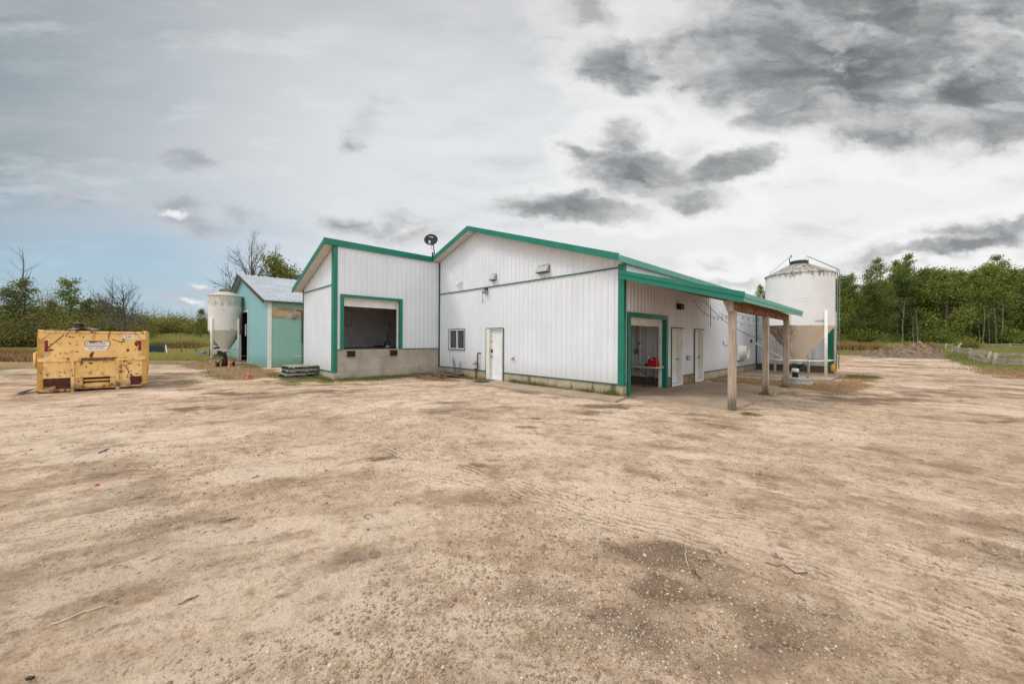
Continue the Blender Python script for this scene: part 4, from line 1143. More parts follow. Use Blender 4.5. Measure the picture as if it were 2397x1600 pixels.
o = MB().tube([(0.05, 7.3, 3.25), (0.06, 7.3, 2.3)], 0.012, 5).build('hanging_chain', M_dark); tag(o, 'thin dark chain hanging on the side wall behind the string lights', 'chain')

# slabs -----------------------------------------------------------------
o = MB().box(0.021, 2.97, 0.28, 6.27, -0.1, 0.03).build('porch_slab', M_slab); tag(o, 'concrete slab under the canopy', 'slab', None, 'structure')
o = MB().prism([(-5.95, -1.46, 0.032), (0.34, -1.0, 0.032), (0.2, -0.3, 0.032), (0.1, -0.014, 0.032), (-5.6, -0.014, 0.032)], (0, 0, -0.12)).build('walkway', M_slab)
tag(o, 'narrow concrete walkway along the front wall', 'path', None, 'structure')
o = MB().box(0.03, 3.73, 10.6, BACK - 0.014, -0.1, 0.06).build('silo_slab', M_slab); tag(o, 'concrete slab under the large feed bin', 'slab', None, 'structure')
o = MB().box(-6.0, -5.35, -1.15, -0.6, 0.033, 0.045).build('door_mat', M_dark); tag(o, 'thin dark mat on the walkway outside the front door', 'mat')

# folding table and fuel can in the bay ----------------------------------
t = thing('folding_table', 'beige folding table with black legs just inside the open side bay', 'table', (-1.0, 2.66, 0.036))
b = MB(); b.prism([(0.92 + 0.06 * math.cos(a), 0.33 * s_ + 0.05 * math.sin(a), 0.70) for s_, a0 in ((-1, -90), (1, 0)) for a in [R(a0 + q) for q in (0, 30, 60, 90)]] + [(-0.95, 0.38, 0.70), (-0.95, -0.38, 0.70)], (0, 0, 0.045))
b.build('tabletop', M_beige, t)
b = MB(); b.tube([(0.48, -0.33, 0.0), (0.55, -0.3, 0.4), (0.56, -0.28, 0.69)], 0.014); b.build('leg', M_dark, t)
b = MB(); b.tube([(0.48, 0.33, 0.0), (0.55, 0.3, 0.4), (0.56, 0.28, 0.69)], 0.014); b.build('leg', M_dark, t)
b = MB(); b.tube([(-0.5, -0.33, 0.0), (-0.55, -0.28, 0.69)], 0.014); b.build('leg', M_dark, t)
b = MB(); b.tube([(-0.5, 0.33, 0.0), (-0.55, 0.28, 0.69)], 0.014); b.build('leg', M_dark, t)
b = MB(); b.tube([(0.55, -0.3, 0.36), (0.55, 0.3, 0.36)], 0.011); b.tube([(0.55, 0, 0.37), (0.0, 0, 0.66)], 0.011); b.build('brace', M_dark, t)
t = thing('fuel_can', 'red plastic fuel can with a beige spout standing on the folding table', 'fuel can', (-0.30, 2.62, 0.781))
b = MB(); b.prism([(-0.17, -0.1, 0), (0.17, -0.1, 0), (0.185, -0.1, 0.1), (0.16, -0.1, 0.25), (0.12, -0.1, 0.28), (-0.12, -0.1, 0.28), (-0.165, -0.1, 0.22)], (0, 0.2, 0)); b.build('body', M_red, t, bevel=0.02)
b = MB(); b.tube([(-0.13, 0, 0.26), (-0.17, 0, 0.33), (-0.21, 0, 0.4)], [0.028, 0.022, 0.014]); b.build('spout', M_beige, t)
b = MB(); b.tube([(-0.04, 0, 0.28), (-0.02, 0, 0.31), (0.1, 0, 0.31), (0.13, 0, 0.27)], 0.015); b.build('handle', M_red, t)
b = MB(); b.box(-0.03, 0.04, -0.105, -0.101, 0.23, 0.25); b.build('tag', M_whitetrim, t)
o = MB().box(-0.56, -0.47, 2.52, 2.6, 0.781, 0.88).build('small_black_box', M_black); tag(o, 'small black box on the table left of the red fuel can', 'box')
# pallet jack in the dock
t = thing('pallet_jack', 'dark blue pallet jack standing inside the dock opening', 'pallet jack', (-10.75, -2.35, 1.256))
mjk = mat('navy_paint', (0.015, 0.02, 0.05), 0.4)
b = MB(); b.tube([(0, 0, 0.3), (0.02, 0.05, 0.75), (0.03, 0.1, 1.15)], 0.03); b.tube([(0.03, 0.1, 1.1), (0.03, -0.06, 1.16), (0.03, -0.06, 1.3), (0.03, 0.05, 1.36)], 0.016); b.build('handle', mjk, t)
b = MB(); b.box(-0.1, 0.1, -0.12, 0.12, 0.12, 0.32); b.tube([(0, 0, 0.3), (0, 0, 0.45)], 0.05, 10); b.build('pump', mjk, t)
b = MB(); b.box(-1.2, -0.12, -0.2, -0.06, 0.07, 0.12); b.box(-1.2, -0.12, 0.06, 0.2, 0.07, 0.12); b.build('forks', mjk, t)
b = MB(); b.tube([(0.02, -0.1, 0.09), (0.02, 0.1, 0.09)], 0.09, 14); b.build('wheel', M_grey, t)

# ------------------------------------------------------------------ feed bins
def bin_mat(name, base, grime, top, amt):
    m = bpy.data.materials.new(name); m.use_nodes = True; nt = m.node_tree
    b = nt.nodes['Principled BSDF']; b.inputs['Roughness'].default_value = 0.5
    tc = nt.nodes.new('ShaderNodeTexCoord').outputs['Object']; x, y, z = sep(nt, tc)
    st = noise(nt, mapping(nt, tc, sc=(1, 1, 0.35)), 5.0, 8, 0.68); big = noise(nt, tc, 1.1, 4, 0.5); spk = noise(nt, tc, 9, 8, 0.75)
    c = mixc(nt, big.ss(0.3, 0.7), tuple(v * 0.9 for v in base), base)
    c = mixc(nt, (z + (st - 0.5) * 0.9).ss(top - 0.12, top + 0.12) * (spk * 0.6 + st * 0.4).ss(0.4, 0.58) * amt, c, grime)
    c = mixc(nt, (st * 0.5 + big * 0.5).ss(0.55, 0.7) * 0.12, c, (0.42, 0.4, 0.35))
    nt.links.new(c.o, b.inputs['Base Color'])
    return m


def hopper_mat(name, base, stain_dir, amt):
    m = bpy.data.materials.new(name); m.use_nodes = True; nt = m.node_tree
    b = nt.nodes['Principled BSDF']; b.inputs['Roughness'].default_value = 0.55
    tc = nt.nodes.new('ShaderNodeTexCoord').outputs['Object']; x, y, z = sep(nt, tc)
    big = noise(nt, tc, 1.5, 5, 0.55)
    st = noise(nt, mapping(nt, tc, sc=(1.6, 1.6, 0.3)), 6, 8, 0.68)
    c = mixc(nt, big.ss(0.3, 0.7), tuple(v * 0.92 for v in base), base)
    side_ = x * float(math.cos(stain_dir)) + y * float(math.sin(stain_dir))
    c = mixc(nt, ((side_ + (st - 0.5) * 0.9).ss(0.3, 0.95)) * st.ss(0.15, 0.6) * amt, c, (0.12, 0.065, 0.03))
    nt.links.new(c.o, b.inputs['Base Color'])
    return m


M_bin = bin_mat('white_bin_paint', (0.79, 0.79, 0.785), (0.13, 0.115, 0.09), 4.72, 0.85)
M_binroof = bin_mat('grimy_bin_roof', (0.56, 0.53, 0.46), (0.085, 0.08, 0.072), 4.82, 0.95)
M_hop = hopper_mat('cream_hopper', (0.76, 0.68, 0.58), math.radians(205), 0.95)
M_bin2 = bin_mat('old_bin_paint', (0.78, 0.77, 0.71), (0.30, 0.30, 0.23), 4.0, 0.8)
M_bin2roof = bin_mat('old_bin_roof', (0.62, 0.57, 0.47), (0.2, 0.12, 0.07), 5.2, 0.5)
M_hop2 = hopper_mat('grey_hopper', (0.66, 0.64, 0.6), 0.0, 0.0)
M_leg = mat('bin_leg_paint', (0.78, 0.77, 0.70), 0.5, var=0.08)


def feed_bin(name, label, loc, Rb, z_eave, z_bot, z_tip, r_tip, z_top, r_top, nleg, leg0, z_leg, mats, zring):
    t = thing(name, label, 'feed bin', loc)
    b = MB(); prof = [(Rb, z_bot), (Rb, z_bot + 0.02)]
    for zz in (z_bot + (z_eave - z_bot) * 0.52,): prof += [(Rb, zz - 0.03), (Rb, zz - 0.016), (Rb + 0.003, zz - 0.012), (Rb + 0.003, zz + 0.012), (Rb, zz + 0.016), (Rb, zz + 0.03)]
    prof += [(Rb, z_eave)]
    b.lathe(prof, 56); body = b.build('body', mats[0], t)
    b = MB(); b.lathe([(Rb + 0.035, z_eave - 0.03), (Rb + 0.035, z_eave + 0.015), (r_top, z_top)], 56, smooth=False)
    for k in range(20):
        a = 2 * math.pi * k / 20
        b.bar(((Rb + 0.03) * math.cos(a), (Rb + 0.03) * math.sin(a), z_eave + 0.012), ((r_top + 0.02) * math.cos(a), (r_top + 0.02) * math.sin(a), z_top), 0.02, 0.012)
    b.build('roof', mats[1], t)
    b = MB(); b.lathe([(Rb + 0.004, z_bot + 0.03), (Rb + 0.006, z_bot)], 56); b.lathe([(Rb + 0.006, z_bot), (r_tip, z_tip)], 56); b.build('hopper', mats[2], t)
    b = MB(); b.lathe([(r_tip + 0.03, z_tip + 0.03), (r_tip + 0.03, z_tip - 0.07), (r_tip * 0.8, z_tip - 0.12), (r_tip * 0.8, z_tip - 0.2)], 24); b.build('outlet_collar', M_leg, t)
    b = MB(); b.lathe([(r_top + 0.03, z_top - 0.03), (r_top + 0.06, z_top + 0.02), (r_top + 0.06, z_top + 0.13), (r_top * 0.9, z_top + 0.16), (0.0, z_top + 0.18)], 28, smooth=False); b.build('lid', M_dark, t)
    pts = []
    for k in range(nleg):
        a = R(leg0 + 360 / nleg * k); rr_ = Rb + 0.07; ca_, sa_ = math.cos(a), math.sin(a)
        lb = MB(); lb.tube([(rr_ * ca_, rr_ * sa_, -0.03), (rr_ * ca_, rr_ * sa_, z_leg)], 0.062, 10)
        lb.build('leg', M_leg, t); pts.append((rr_ * ca_, rr_ * sa_, zring))
    b = MB()
    for k in range(nleg):
        b.tube([pts[k], pts[(k + 1) % nleg]], 0.028, 6)
    for k in range(nleg): b.tube([pts[k], ((r_tip + 0.03) * pts[k][0] / (Rb + .07), (r_tip + 0.03) * pts[k][1] / (Rb + .07), z_tip - 0.03)], 0.028, 6)
    b.build('brace_ring', M_leg, t)
    return t, body


SC = (2.30, 12.78)
fb, body = feed_bin('feed_bin', 'large white hopper-bottom feed bin with ladder and grimy cone roof beside the canopy', (SC[0], SC[1], 0.06), 1.37, 4.87, 2.37, 0.72, 0.17, 5.44, 0.32, 6, -38, 3.05, (M_bin, M_binroof, M_hop), 0.74)
# stencilled word on the bin, wrapped round the shell
tm = text_mb('CHICKEN', 0.115, (0, 0, 0), (1, 0, 0), (0, 1, 0))
aw = 0; vs = []
wmax = max(v[0] for v in tm.v)
a_mid = math.atan2(CV - SC[1], CU - SC[0]) + 0.60
for v in tm.v:
    a = a_mid + (v[0] * (0.44 / wmax) - 0.22) / 1.37
    vs.append((1.376 * math.cos(a), 1.376 * math.sin(a), 2.53 + v[1]))
tm.v = vs; tm.build('lettering', M_letter, body)
# ladder and roof handrail
ang_l = math.radians(8.6); ld = Vector((math.cos(ang_l), math.sin(ang_l), 0)); tg = (Vector((-ld.y, ld.x, 0)) + ld * 0.32).normalized()
b = MB()
for s_ in (-0.17, 0.17):
    b.tube([ld * 1.46 + tg * s_ + Vector((0, 0, 0.35)), ld * 1.47 + tg * s_ + Vector((0, 0, 2.3)), ld * 1.48 + tg * s_ + Vector((0, 0, 4.95)), ld * 1.42 + tg * s_ + Vector((0, 0, 5.06)),
            ld * 0.34 + tg * s_ + Vector((0, 0, 5.78)), ld * 0.30 + tg * s_ + Vector((0, 0, 5.52))], 0.02, 6)
z = 0.6
while z < 4.9:
    f_ = 1.46 + 0.02 * (z - 0.35) / 4.6
    b.tube([ld * f_ - tg * 0.17 + Vector((0, 0, z)), ld * f_ + tg * 0.17 + Vector((0, 0, z))], 0.014, 6); z += 0.3
for z in (2.35, 3.5, 4.75): b.tube([ld * 1.38 + Vector((0, 0, z)), ld * 1.47 + Vector((0, 0, z))], 0.018, 6)
b.build('ladder', M_steel, fb)
b = MB(); b.tube([(-0.32, -0.18, 5.45), (-0.36, -0.2, 5.72), (-0.26, -0.14, 5.84), (-0.3, -0.2, 5.9)], 0.022, 6); b.tube([(-0.3, -0.2, 5.86), (-1.1, -0.75, 4.96)], 0.008, 5); b.build('lid_lever', M_dark, fb)
# auger boot and filling pipe
t = thing('feed_auger', 'white feed auger pipe rising from under the large bin to the building wall', 'auger', (SC[0], SC[1], 0.06))
b = MB(); b.tube([(0.05, -0.02, 0.36), (-2.22, 1.0, 1.62)], 0.055, 12); b.build('pipe', M_leg, t)
b = MB(); b.tube([(-2.2, 0.99, 1.6), (-2.3, 1.03, 1.66)], 0.07, 10); b.build('end_ring', M_dark, t)
b = MB(); b.box(-0.25, 0.25, -0.2, 0.2, 0.42, 0.53); b.tube([(0.0, 0, 0.45), (0.12, -0.1, 0.2)], [0.12, 0.08], 10); b.build('boot', M_dark, t)
t = thing('yellow_jug', 'small yellow jug tied to the right-hand leg of the large bin', 'jug', (3.60, 12.86, 0.30))
b = MB(); b.lathe([(0.0, 0.0), (0.09, 0.0), (0.09, 0.26), (0.03, 0.32), (0.03, 0.36), (0.0, 0.36)], 14); b.build('body', M_yellowtape, t)
b = MB(); b.tube([(0, 0, 0.36), (0.0, 0.02, 0.5), (0.05, 0.1, 0.52)], 0.008, 5); b.build('cord', M_dark, t)
t = thing('well_cover', 'round pale concrete well cover in two rings beside the farthest canopy post', 'well cover', (2.86, 8.78, 0.0))
b = MB(); b.lathe([(0.52, -0.05), (0.52, 0.1), (0.5, 0.11)], 36); b.build('base_ring', M_well, t)
b = MB(); b.lathe([(0.49, 0.105), (0.51, 0.125), (0.51, 0.22), (0.48, 0.235), (0.0, 0.235)], 36); b.build('lid', M_well, t)
b = MB(); b.tube([(0.32, 0.1, 0.235), (0.3, 0.1, 0.29), (0.36, 0.14, 0.24)], 0.014, 6); b.build('lift_loop', M_dark, t)
b = MB(); b.tube([(-0.06, 0.0, 0.235), (-0.06, 0.0, 0.47)], 0.105, 20); b.build('vent_pipe', M_black, t)
b = MB(); b.lathe([(0.12, 0.45), (0.125, 0.46), (0.125, 0.56), (0.1, 0.585), (0.0, 0.59)], 20, (-0.06, 0, 0)); b.build('vent_cap', M_whitetrim, t)

fb2, body2 = feed_bin('feed_bin', 'older yellowed hopper-bottom feed bin in front of the teal barn', (-28.15, -6.50, 0.0), 1.0, 4.72, 2.24, 0.80, 0.22, 5.07, 0.3, 4, -52, 3.1, (M_bin2, M_bin2roof, M_hop2), 0.85)
b = MB(); b.box(-0.36, 0.36, -0.36, 0.36, 5.10, 5.17); b.build('hatch_board', M_grey, fb2)
b = MB()
for (a, zz, w_) in ((-0.30, 3.62, 0.16), (0.15, 2.33, 0.24), (0.5, 3.6, 0.05), (0.32, 2.95, 0.05), (-0.05, 3.2, 0.06), (0.68, 3.62, 0.05)):
    for q in range(6):
        a0 = a + q * w_ / 6; a1 = a + (q + 1) * w_ / 6; hh = 0.05 * (0.5 + 0.5 * math.sin(q * 2.1))
        b.add([(1.046 * math.cos(a0), 1.046 * math.sin(a0), zz), (1.046 * math.cos(a1), 1.046 * math.sin(a1), zz), (1.046 * math.cos(a1), 1.046 * math.sin(a1), zz + hh), (1.046 * math.cos(a0), 1.046 * math.sin(a0), zz + hh * 0.7)], [(0, 1, 2, 3)])
b.build('rust_patches', M_rust, body2)
t = thing('white_bucket', 'white plastic bucket hanging under the older feed bin', 'bucket', (-27.4, -7.15, 0.52))
b = MB(); b.lathe([(0.0, 0.0), (0.13, 0.0), (0.16, 0.34), (0.17, 0.35)], 18); b.build('pail', M_whitetrim, t); b = MB(); b.tube([(-0.16, 0, 0.34), (-0.1, 0, 0.44), (0.1, 0, 0.44), (0.16, 0, 0.34)], 0.01, 5); b.build('handle', M_dark, t)
# old machine part standing in front of the older bin
t = thing('auger_stand', 'black iron machine stand with side wheels on the ground before the older bin', 'machine part', (-22.2, -7.16, 0.0))
b = MB(); b.tube([(0, 0, 0.0), (0, 0, 0.3), (0.02, 0.02, 0.55), (-0.02, -0.03, 0.86)], [0.16, 0.15, 0.1, 0.09], 10); b.box(-0.12, 0.1, -0.24, -0.02, 0.66, 0.84); b.build('column', mat('black_iron', (0.022, 0.014, 0.012), 0.7, var=0.4), t)
b = MB(); b.tube([(0, -0.05, 0.5), (0, -0.3, 0.25)], 0.03, 6); b.tube([(0, 0, 0.62), (0.05, -0.35, 0.56), (0.05, -0.7, 0.45)], 0.03, 6); b.tube([(0, -0.35, 0.12), (0, 0.42, 0.12)], 0.03, 6); b.build('arm', M_dark, t)
for y in (-0.4, 0.36):
    b = MB(); b.tube([(0, y, 0.14), (0, y + 0.12, 0.14)], 0.15, 16); b.build('wheel', M_black, t)
def cone(loc, lab, tilt, s=1.0, worn=False):
    t = thing('traffic_cone', lab, 'cone', loc, 0, None); t.rotation_euler = (R(tilt[0]), R(tilt[1]), 0.4); t.scale = (s, s, s)
    b = MB(); b.lathe([(0.15, 0.03), (0.13, 0.04), (0.085, 0.22), (0.065, 0.3), (0.035, 0.42), (0.0, 0.425)], 18); b.build('cone_body', M_orange, t)
    b = MB(); b.box(-0.17, 0.17, -0.17, 0.17, 0.0, 0.03); b.build('base', M_orange, t)
    if not worn: b = MB(); b.lathe([(0.083, 0.235), (0.068, 0.3)], 18); b.build('band', mat('faded_band', (0.6, 0.32, 0.2), 0.6), t)
cone((-21.1, -7.03, 0), 'pale orange cone standing against the black machine stand', (4, 3), 1.05)
cone((-22.9, -7.55, 0), 'rusty orange cone left of the black machine stand', (0, -3), 0.95, True)
cone((-13.1, -7.35, 0), 'small dirty orange cone alone on the straw near the pallets', (-5, 6), 0.85)

# ------------------------------------------------------------------ teal barn
BC, BV, BL, BR_U = -19.35, -5.46, -37.4, -28.38
M_teal = streak_mat('teal_siding', (0.255, 0.50, 0.425), (0.29, 0.45, 0.38), 0.5, amount=0.5, zdirt=(0.1, 0.7, 0.6, 0.6, (0.17, 0.27, 0.17)))
M_tealf = streak_mat('teal_front', (0.23, 0.46, 0.485), (0.27, 0.44, 0.44), 0.55, amount=0.45, zdirt=(0.1, 0.8, 0.7, 0.55, (0.14, 0.25, 0.2)))
barn = thing('teal_barn', 'faded teal barn with a grey metal roof standing behind the white dock wing', 'barn', (BC, BV, 0))
def lz(u): return 6.38 - 0.275 * abs(u - BR_U)
bw = ribbed((0, 0), (0, 1), 40, (1, 0), -0.2, ZT(lambda s: lz(BC) + 0.02), pitch=0.4, depth=0.6)
bw.build('wall', M_teal, barn)
bf = ribbed((BL - BC, 0), (1, 0), BC - BL, (0, -1), -0.2, ZT(lambda s: lz(BL + s) + 0.02, (BR_U - BL,)), [(-29.15 - BL, -26.15 - BL, -0.2, 3.56)], pitch=1.2, prof=[(0, 0), (0.01, 0.006), (0.02, 0.0)])
bf.build('front_wall', M_tealf, barn)
MB().add([(BL - BC, 0, 0), (BL - BC, 40, 0), (BL - BC, 40, 4), (BL - BC, 0, 4)], [(0, 1, 2, 3)]).build('wall', M_teal, barn)
b = MB(); b.box(-0.14, 0.03, -0.03, -0.008, -0.1, 3.9); b.box(0.0171, 0.035, -0.008, 0.13, -0.1, 3.9); b.build('corner_trim', M_whitetrim, barn)
b = MB(); dl, dr = -29.15 - BC, -26.15 - BC
b.box(dr, dr + 0.1, -0.03, 0.05, 0, 3.66); b.box(dl - 0.1, dl, -0.03, 0.05, 0, 3.66); b.box(dl, dr, -0.03, 0.05, 3.561, 3.66); fo = b.build('door_frame', M_whitetrim, barn)
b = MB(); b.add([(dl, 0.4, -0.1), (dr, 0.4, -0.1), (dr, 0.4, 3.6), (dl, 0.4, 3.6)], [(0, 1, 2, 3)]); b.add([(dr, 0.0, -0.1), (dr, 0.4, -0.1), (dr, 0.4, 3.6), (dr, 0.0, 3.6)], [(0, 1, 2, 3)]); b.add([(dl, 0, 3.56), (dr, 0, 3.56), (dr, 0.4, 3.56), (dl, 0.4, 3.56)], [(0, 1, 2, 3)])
b.build('dark_doorway', mat('doorway_shade_black', (0.012, 0.011, 0.012), 0.9), barn)  # near-black sheets close the doorway, painted as the shade inside the barn
b = MB()
def rslab(mb, u0, u1, v0, v1, lift, th):
    a, c2 = lz(u0) + lift, lz(u1) + lift
    mb.add([(u0 - BC, v0, a), (u1 - BC, v0, c2), (u1 - BC, v1, c2), (u0 - BC, v1, a), (u0 - BC, v0, a + th), (u1 - BC, v0, c2 + th), (u1 - BC, v1, c2 + th), (u0 - BC, v1, a + th)],
           [(0, 3, 2, 1), (4, 5, 6, 7), (0, 1, 5, 4), (1, 2, 6, 5), (2, 3, 7, 6), (3, 0, 4, 7)])
rslab(b, BR_U, BC + 0.4, -0.32, 40, 0.03, 0.05); rslab(b, BL - 0.4, BR_U, -0.32, 40, 0.03, 0.05)
k = -0.3
while k < 34:
    a, c2 = lz(BR_U) + 0.08, lz(BC + 0.4) + 0.08
    b.add([(BR_U - BC, k, a), (0.402, k, c2), (0.402, k + 0.06, c2), (BR_U - BC, k + 0.06, a), (BR_U - BC, k + 0.015, a + 0.05), (0.402, k + 0.015, c2 + 0.05), (0.402, k + 0.045, c2 + 0.05), (BR_U - BC, k + 0.045, a + 0.05)],
          [(4, 5, 6, 7), (0, 1, 5, 4), (1, 2, 6, 5), (2, 3, 7, 6), (3, 0, 4, 7)]); k += 0.36
broof = b.build('roof', mat('galvanised_roof', (0.46, 0.50, 0.54), 0.42, metal=0.25, var=0.12, vscale=0.7), barn)
b = MB()
for (a0, a1) in ((BR_U, BC + 0.4), (BL - 0.4, BR_U)):
    za, zb_ = lz(a0), lz(a1)
    b.add([(a0 - BC, -0.36, za - 0.12), (a1 - BC, -0.36, zb_ - 0.12), (a1 - BC, -0.321, zb_ - 0.12), (a0 - BC, -0.321, za - 0.12), (a0 - BC, -0.36, za + 0.075), (a1 - BC, -0.36, zb_ + 0.075), (a1 - BC, -0.321, zb_ + 0.075), (a0 - BC, -0.321, za + 0.075)],
          [(0, 3, 2, 1), (4, 5, 6, 7), (0, 1, 5, 4), (1, 2, 6, 5), (2, 3, 7, 6), (3, 0, 4, 7)])
b.box(-0.0, 0.40, -0.3, 40, lz(BC + 0.4) - 0.0, lz(BC + 0.4) + 0.025)
b.build('rake_board', M_darkboard, broof)
b = MB(); b.box(0.019, 0.03, 0.06, 3.4, 2.87, 3.52)
b.build('plywood_patch', mat('bare_plywood', (0.42, 0.30, 0.18), 0.8, var=0.3, vscale=2.5, stretch=(1, 0.5, 1), dirt=((0.5, 0.42, 0.32), 0.5, 0.62, 3)), barn)
b = MB(); b.tube([(0.06, 1.45, 3.36), (0.06, 1.66, 3.36), (0.06, 1.7, 3.3), (0.06, 1.7, 1.4)], 0.03, 6); b.tube([(0.045, 1.7, 1.4), (0.045, 1.7, 0.1)], 0.012, 5); b.build('drain_pipe', M_rust, barn)
b = MB(); b.tube([(0.06, 1.3, 0.62), (0.06, 1.75, 0.62)], 0.02, 6); b.build('water_pipe', M_leg, barn)
t = thing('wall_lamp', 'grey lamp head on the bare plywood strip of the teal barn', 'wall lamp', (BC + 0.03, BV + 1.28, 2.88))
b = MB(); b.box(0, 0.06, -0.08, 0.08, -0.02, 0.12); b.build('base', M_dark, t); b = MB(); b.lathe([(0.02, 0.12), (0.12, 0.06), (0.13, 0.02), (0.0, 0.0)], 12, (0.12, 0, 0)); b.build('shade', M_grey, t)
b = MB(); b.box(-0.012, 0.012, -0.4, -0.02, 0, 0.5)
o = MB().box(-26.9, -26.4, BV - 0.06, BV - 0.04, 1.85, 2.7).build('feed_sack', mat('dirty_white_sack', (0.45, 0.43, 0.42), 0.8, var=0.2)); tag(o, 'grey sack hanging in the dark barn doorway', 'sack')

# ------------------------------------------------------------------ roll-off dumpster
def yellow_mat(name, amount, deep):
    m = bpy.data.materials.new(name); m.use_nodes = True; nt = m.node_tree
    b = nt.nodes['Principled BSDF']; b.inputs['Roughness'].default_value = 0.55
    tc = nt.nodes.new('ShaderNodeTexCoord').outputs['Object']; x, y, z = sep(nt, tc)
    big = noise(nt, tc, 1.6, 4, 0.5); spot = noise(nt, tc, 9.0, 6, 0.6); spot2 = noise(nt, mapping(nt, tc, loc=(5, 2, 7), sc=(1, 1, 0.45)), 6.5, 7, 0.62)
    scr = noise(nt, mapping(nt, tc, rot=(0.6, 0, 0), sc=(1, 0.35, 2.2)), 7, 6, 0.6)
    c = mixc(nt, big.ss(0.3, 0.7), (0.76, 0.48, 0.165), (0.86, 0.58, 0.235))
    c = mixc(nt, (spot2 + (spot - 0.5) * 0.4).ss(0.60 - amount * 0.1, 0.66 - amount * 0.1) * 0.5, c, (0.42, 0.19, 0.05))
    c = mixc(nt, spot.ss(0.655 - amount * 0.1, 0.685 - amount * 0.1), c, (0.17, 0.06, 0.02))
    c = mixc(nt, (spot2 * 0.6 + scr * 0.4).ss(0.62 - amount * 0.1, 0.66 - amount * 0.1), c, (0.12, 0.032, 0.014))
    c = mixc(nt, (z + (scr - 0.5) * 0.5).ss(0.34 * deep, 0.02) * scr.ss(0.35, 0.55) * 0.9, c, (0.13, 0.05, 0.022))
    nt.links.new(c.o, b.inputs['Base Color'])
    return m


M_yel = yellow_mat('worn_yellow_paint', 0.30, 0.2)
M_yelr = yellow_mat('rusty_yellow_paint', 0.62, 1.3)
M_maroon = mat('dark_rust_plate', (0.075, 0.017, 0.014), 0.75, var=0.35, vscale=5, dirt=((0.16, 0.07, 0.03), 0.55, 0.7, 8))
D = (-12.2, -11.54, 0.0)
dm = thing('dumpster', 'yellow rusty roll-off dumpster with number 241 on its end', 'dumpster', D)
LEN = 5.4; HW = 1.15
b = MB()
b.box(-0.05, -0.002, -1.09, 1.09, 0.44, 1.86)                       # end sheet
b.box(-LEN, -0.051, -1.12, -1.07, 0.3, 1.86); b.box(-LEN, -0.051, 1.07, 1.12, 0.3, 1.86)
b.box(-LEN - 0.05, -LEN - 0.001, -1.12, 1.12, 0.3, 1.86); b.box(-LEN, -0.051, -1.069, 1.069, 0.3, 0.35)
body = b.build('body', M_yel, dm)
b = MB()
b.box(-0.06, 0.055, -HW, HW, 1.845, 1.90)
b.box(-LEN, -0.061, -1.17, -1.0701, 1.8601, 1.93); b.box(-LEN, -0.061, 1.0701, 1.17, 1.8601, 1.93)
b.build('top_rim', M_yelr, dm)
for s_ in (-1, 1):
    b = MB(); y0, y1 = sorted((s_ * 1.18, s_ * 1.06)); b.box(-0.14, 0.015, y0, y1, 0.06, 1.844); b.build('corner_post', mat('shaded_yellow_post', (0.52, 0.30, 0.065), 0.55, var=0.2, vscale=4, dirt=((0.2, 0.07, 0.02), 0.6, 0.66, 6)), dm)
    b = MB(); b.prism([(0.018, s_ * 1.15, 1.842), (0.018, s_ * 0.93, 1.842), (0.018, s_ * 1.09, 1.62), (0.018, s_ * 1.15, 1.66)], (0.012, 0, 0)); b.build('corner_gusset', M_yel, dm)
    b = MB(); y0, y1 = sorted((s_ * 1.04, s_ * 0.97)); b.box(-0.001, 0.003, y0, y1, 1.26, 1.60); tp = b.build('reflector_tape', mat('red_tape', (0.22, 0.015, 0.015), 0.5, var=0.4, vscale=12), dm)
    b = MB(); b.box(-0.001, 0.003, y0, y1, 1.10, 1.255); b.build('reflector_tape', mat('faded_tape', (0.5, 0.46, 0.33), 0.5, var=0.3), dm)
b = MB(); b.box(0.0, 0.07, -1.16, 1.14, 0.95, 1.06); b.build('cross_rail', M_yelr, dm)
b = MB(); b.box(0.071, 0.085, -0.3, 0.40, 0.96, 1.05); b.build('scraped_plate', mat('scraped_rust', (0.12, 0.065, 0.03), 0.8, var=0.6, vscale=10, dirt=((0.4, 0.3, 0.2), 0.55, 0.62, 9)), dm)
for y in (-0.475, 0.495):
    b = MB(); b.box(0.0, 0.10, y - 0.035, y + 0.035, -0.01, 0.9); b.tube([(0.05, y, 0.9), (0.05, y, 0.949)], 0.05, 10); b.build('upright', M_yelr, dm)
b = MB(); b.box(0.0, 0.03, -0.44, 0.46, 0.45, 0.949); b.box(0.0, 0.06, -0.439, 0.459, 0.43, 0.47); b.build('centre_panel', M_yel, dm)
b = MB(); b.box(0.0, 0.02, -1.06, -0.512, 0.44, 0.949); b.build('lower_panel', M_yel, dm)
b = MB(); b.box(-0.06, -0.01, -1.06, -0.512, 0.06, 0.439); b.build('rusted_out_panel', M_maroon, dm)
b = MB(); b.prism([(0.0, -1.06, 0.06), (0.0, -0.8, 0.06), (0.0, -0.83, 0.21), (0.0, -0.95, 0.16), (0.0, -1.06, 0.2)], (0.02, 0, 0)); b.build('torn_plate', M_yelr, dm)
b = MB(); b.box(0.0, 0.02, 0.532, 1.06, 0.09, 0.949); b.build('lower_panel', M_yelr, dm)
b = MB(); b.box(0.021, 0.028, 0.79, 1.055, 0.10, 0.40); b.build('rust_patch', M_maroon, dm)
b = MB(); b.box(-0.02, 0.02, -0.439, -0.27, 0.06, 0.43); b.build('cheek', M_yelr, dm)
b = MB(); b.box(-0.02, 0.02, 0.32, 0.459, 0.06, 0.43); b.build('cheek', M_yelr, dm)
b = MB(); b.box(-0.5, -0.45, -0.269, 0.319, 0.02, 0.44); b.box(-0.449, -0.021, -0.28, -0.27, 0.05, 0.44); b.box(-0.449, -0.021, 0.32, 0.33, 0.05, 0.44); b.build('hook_recess', mat('recess_brown', (0.1, 0.06, 0.02), 0.8, var=0.3), dm)
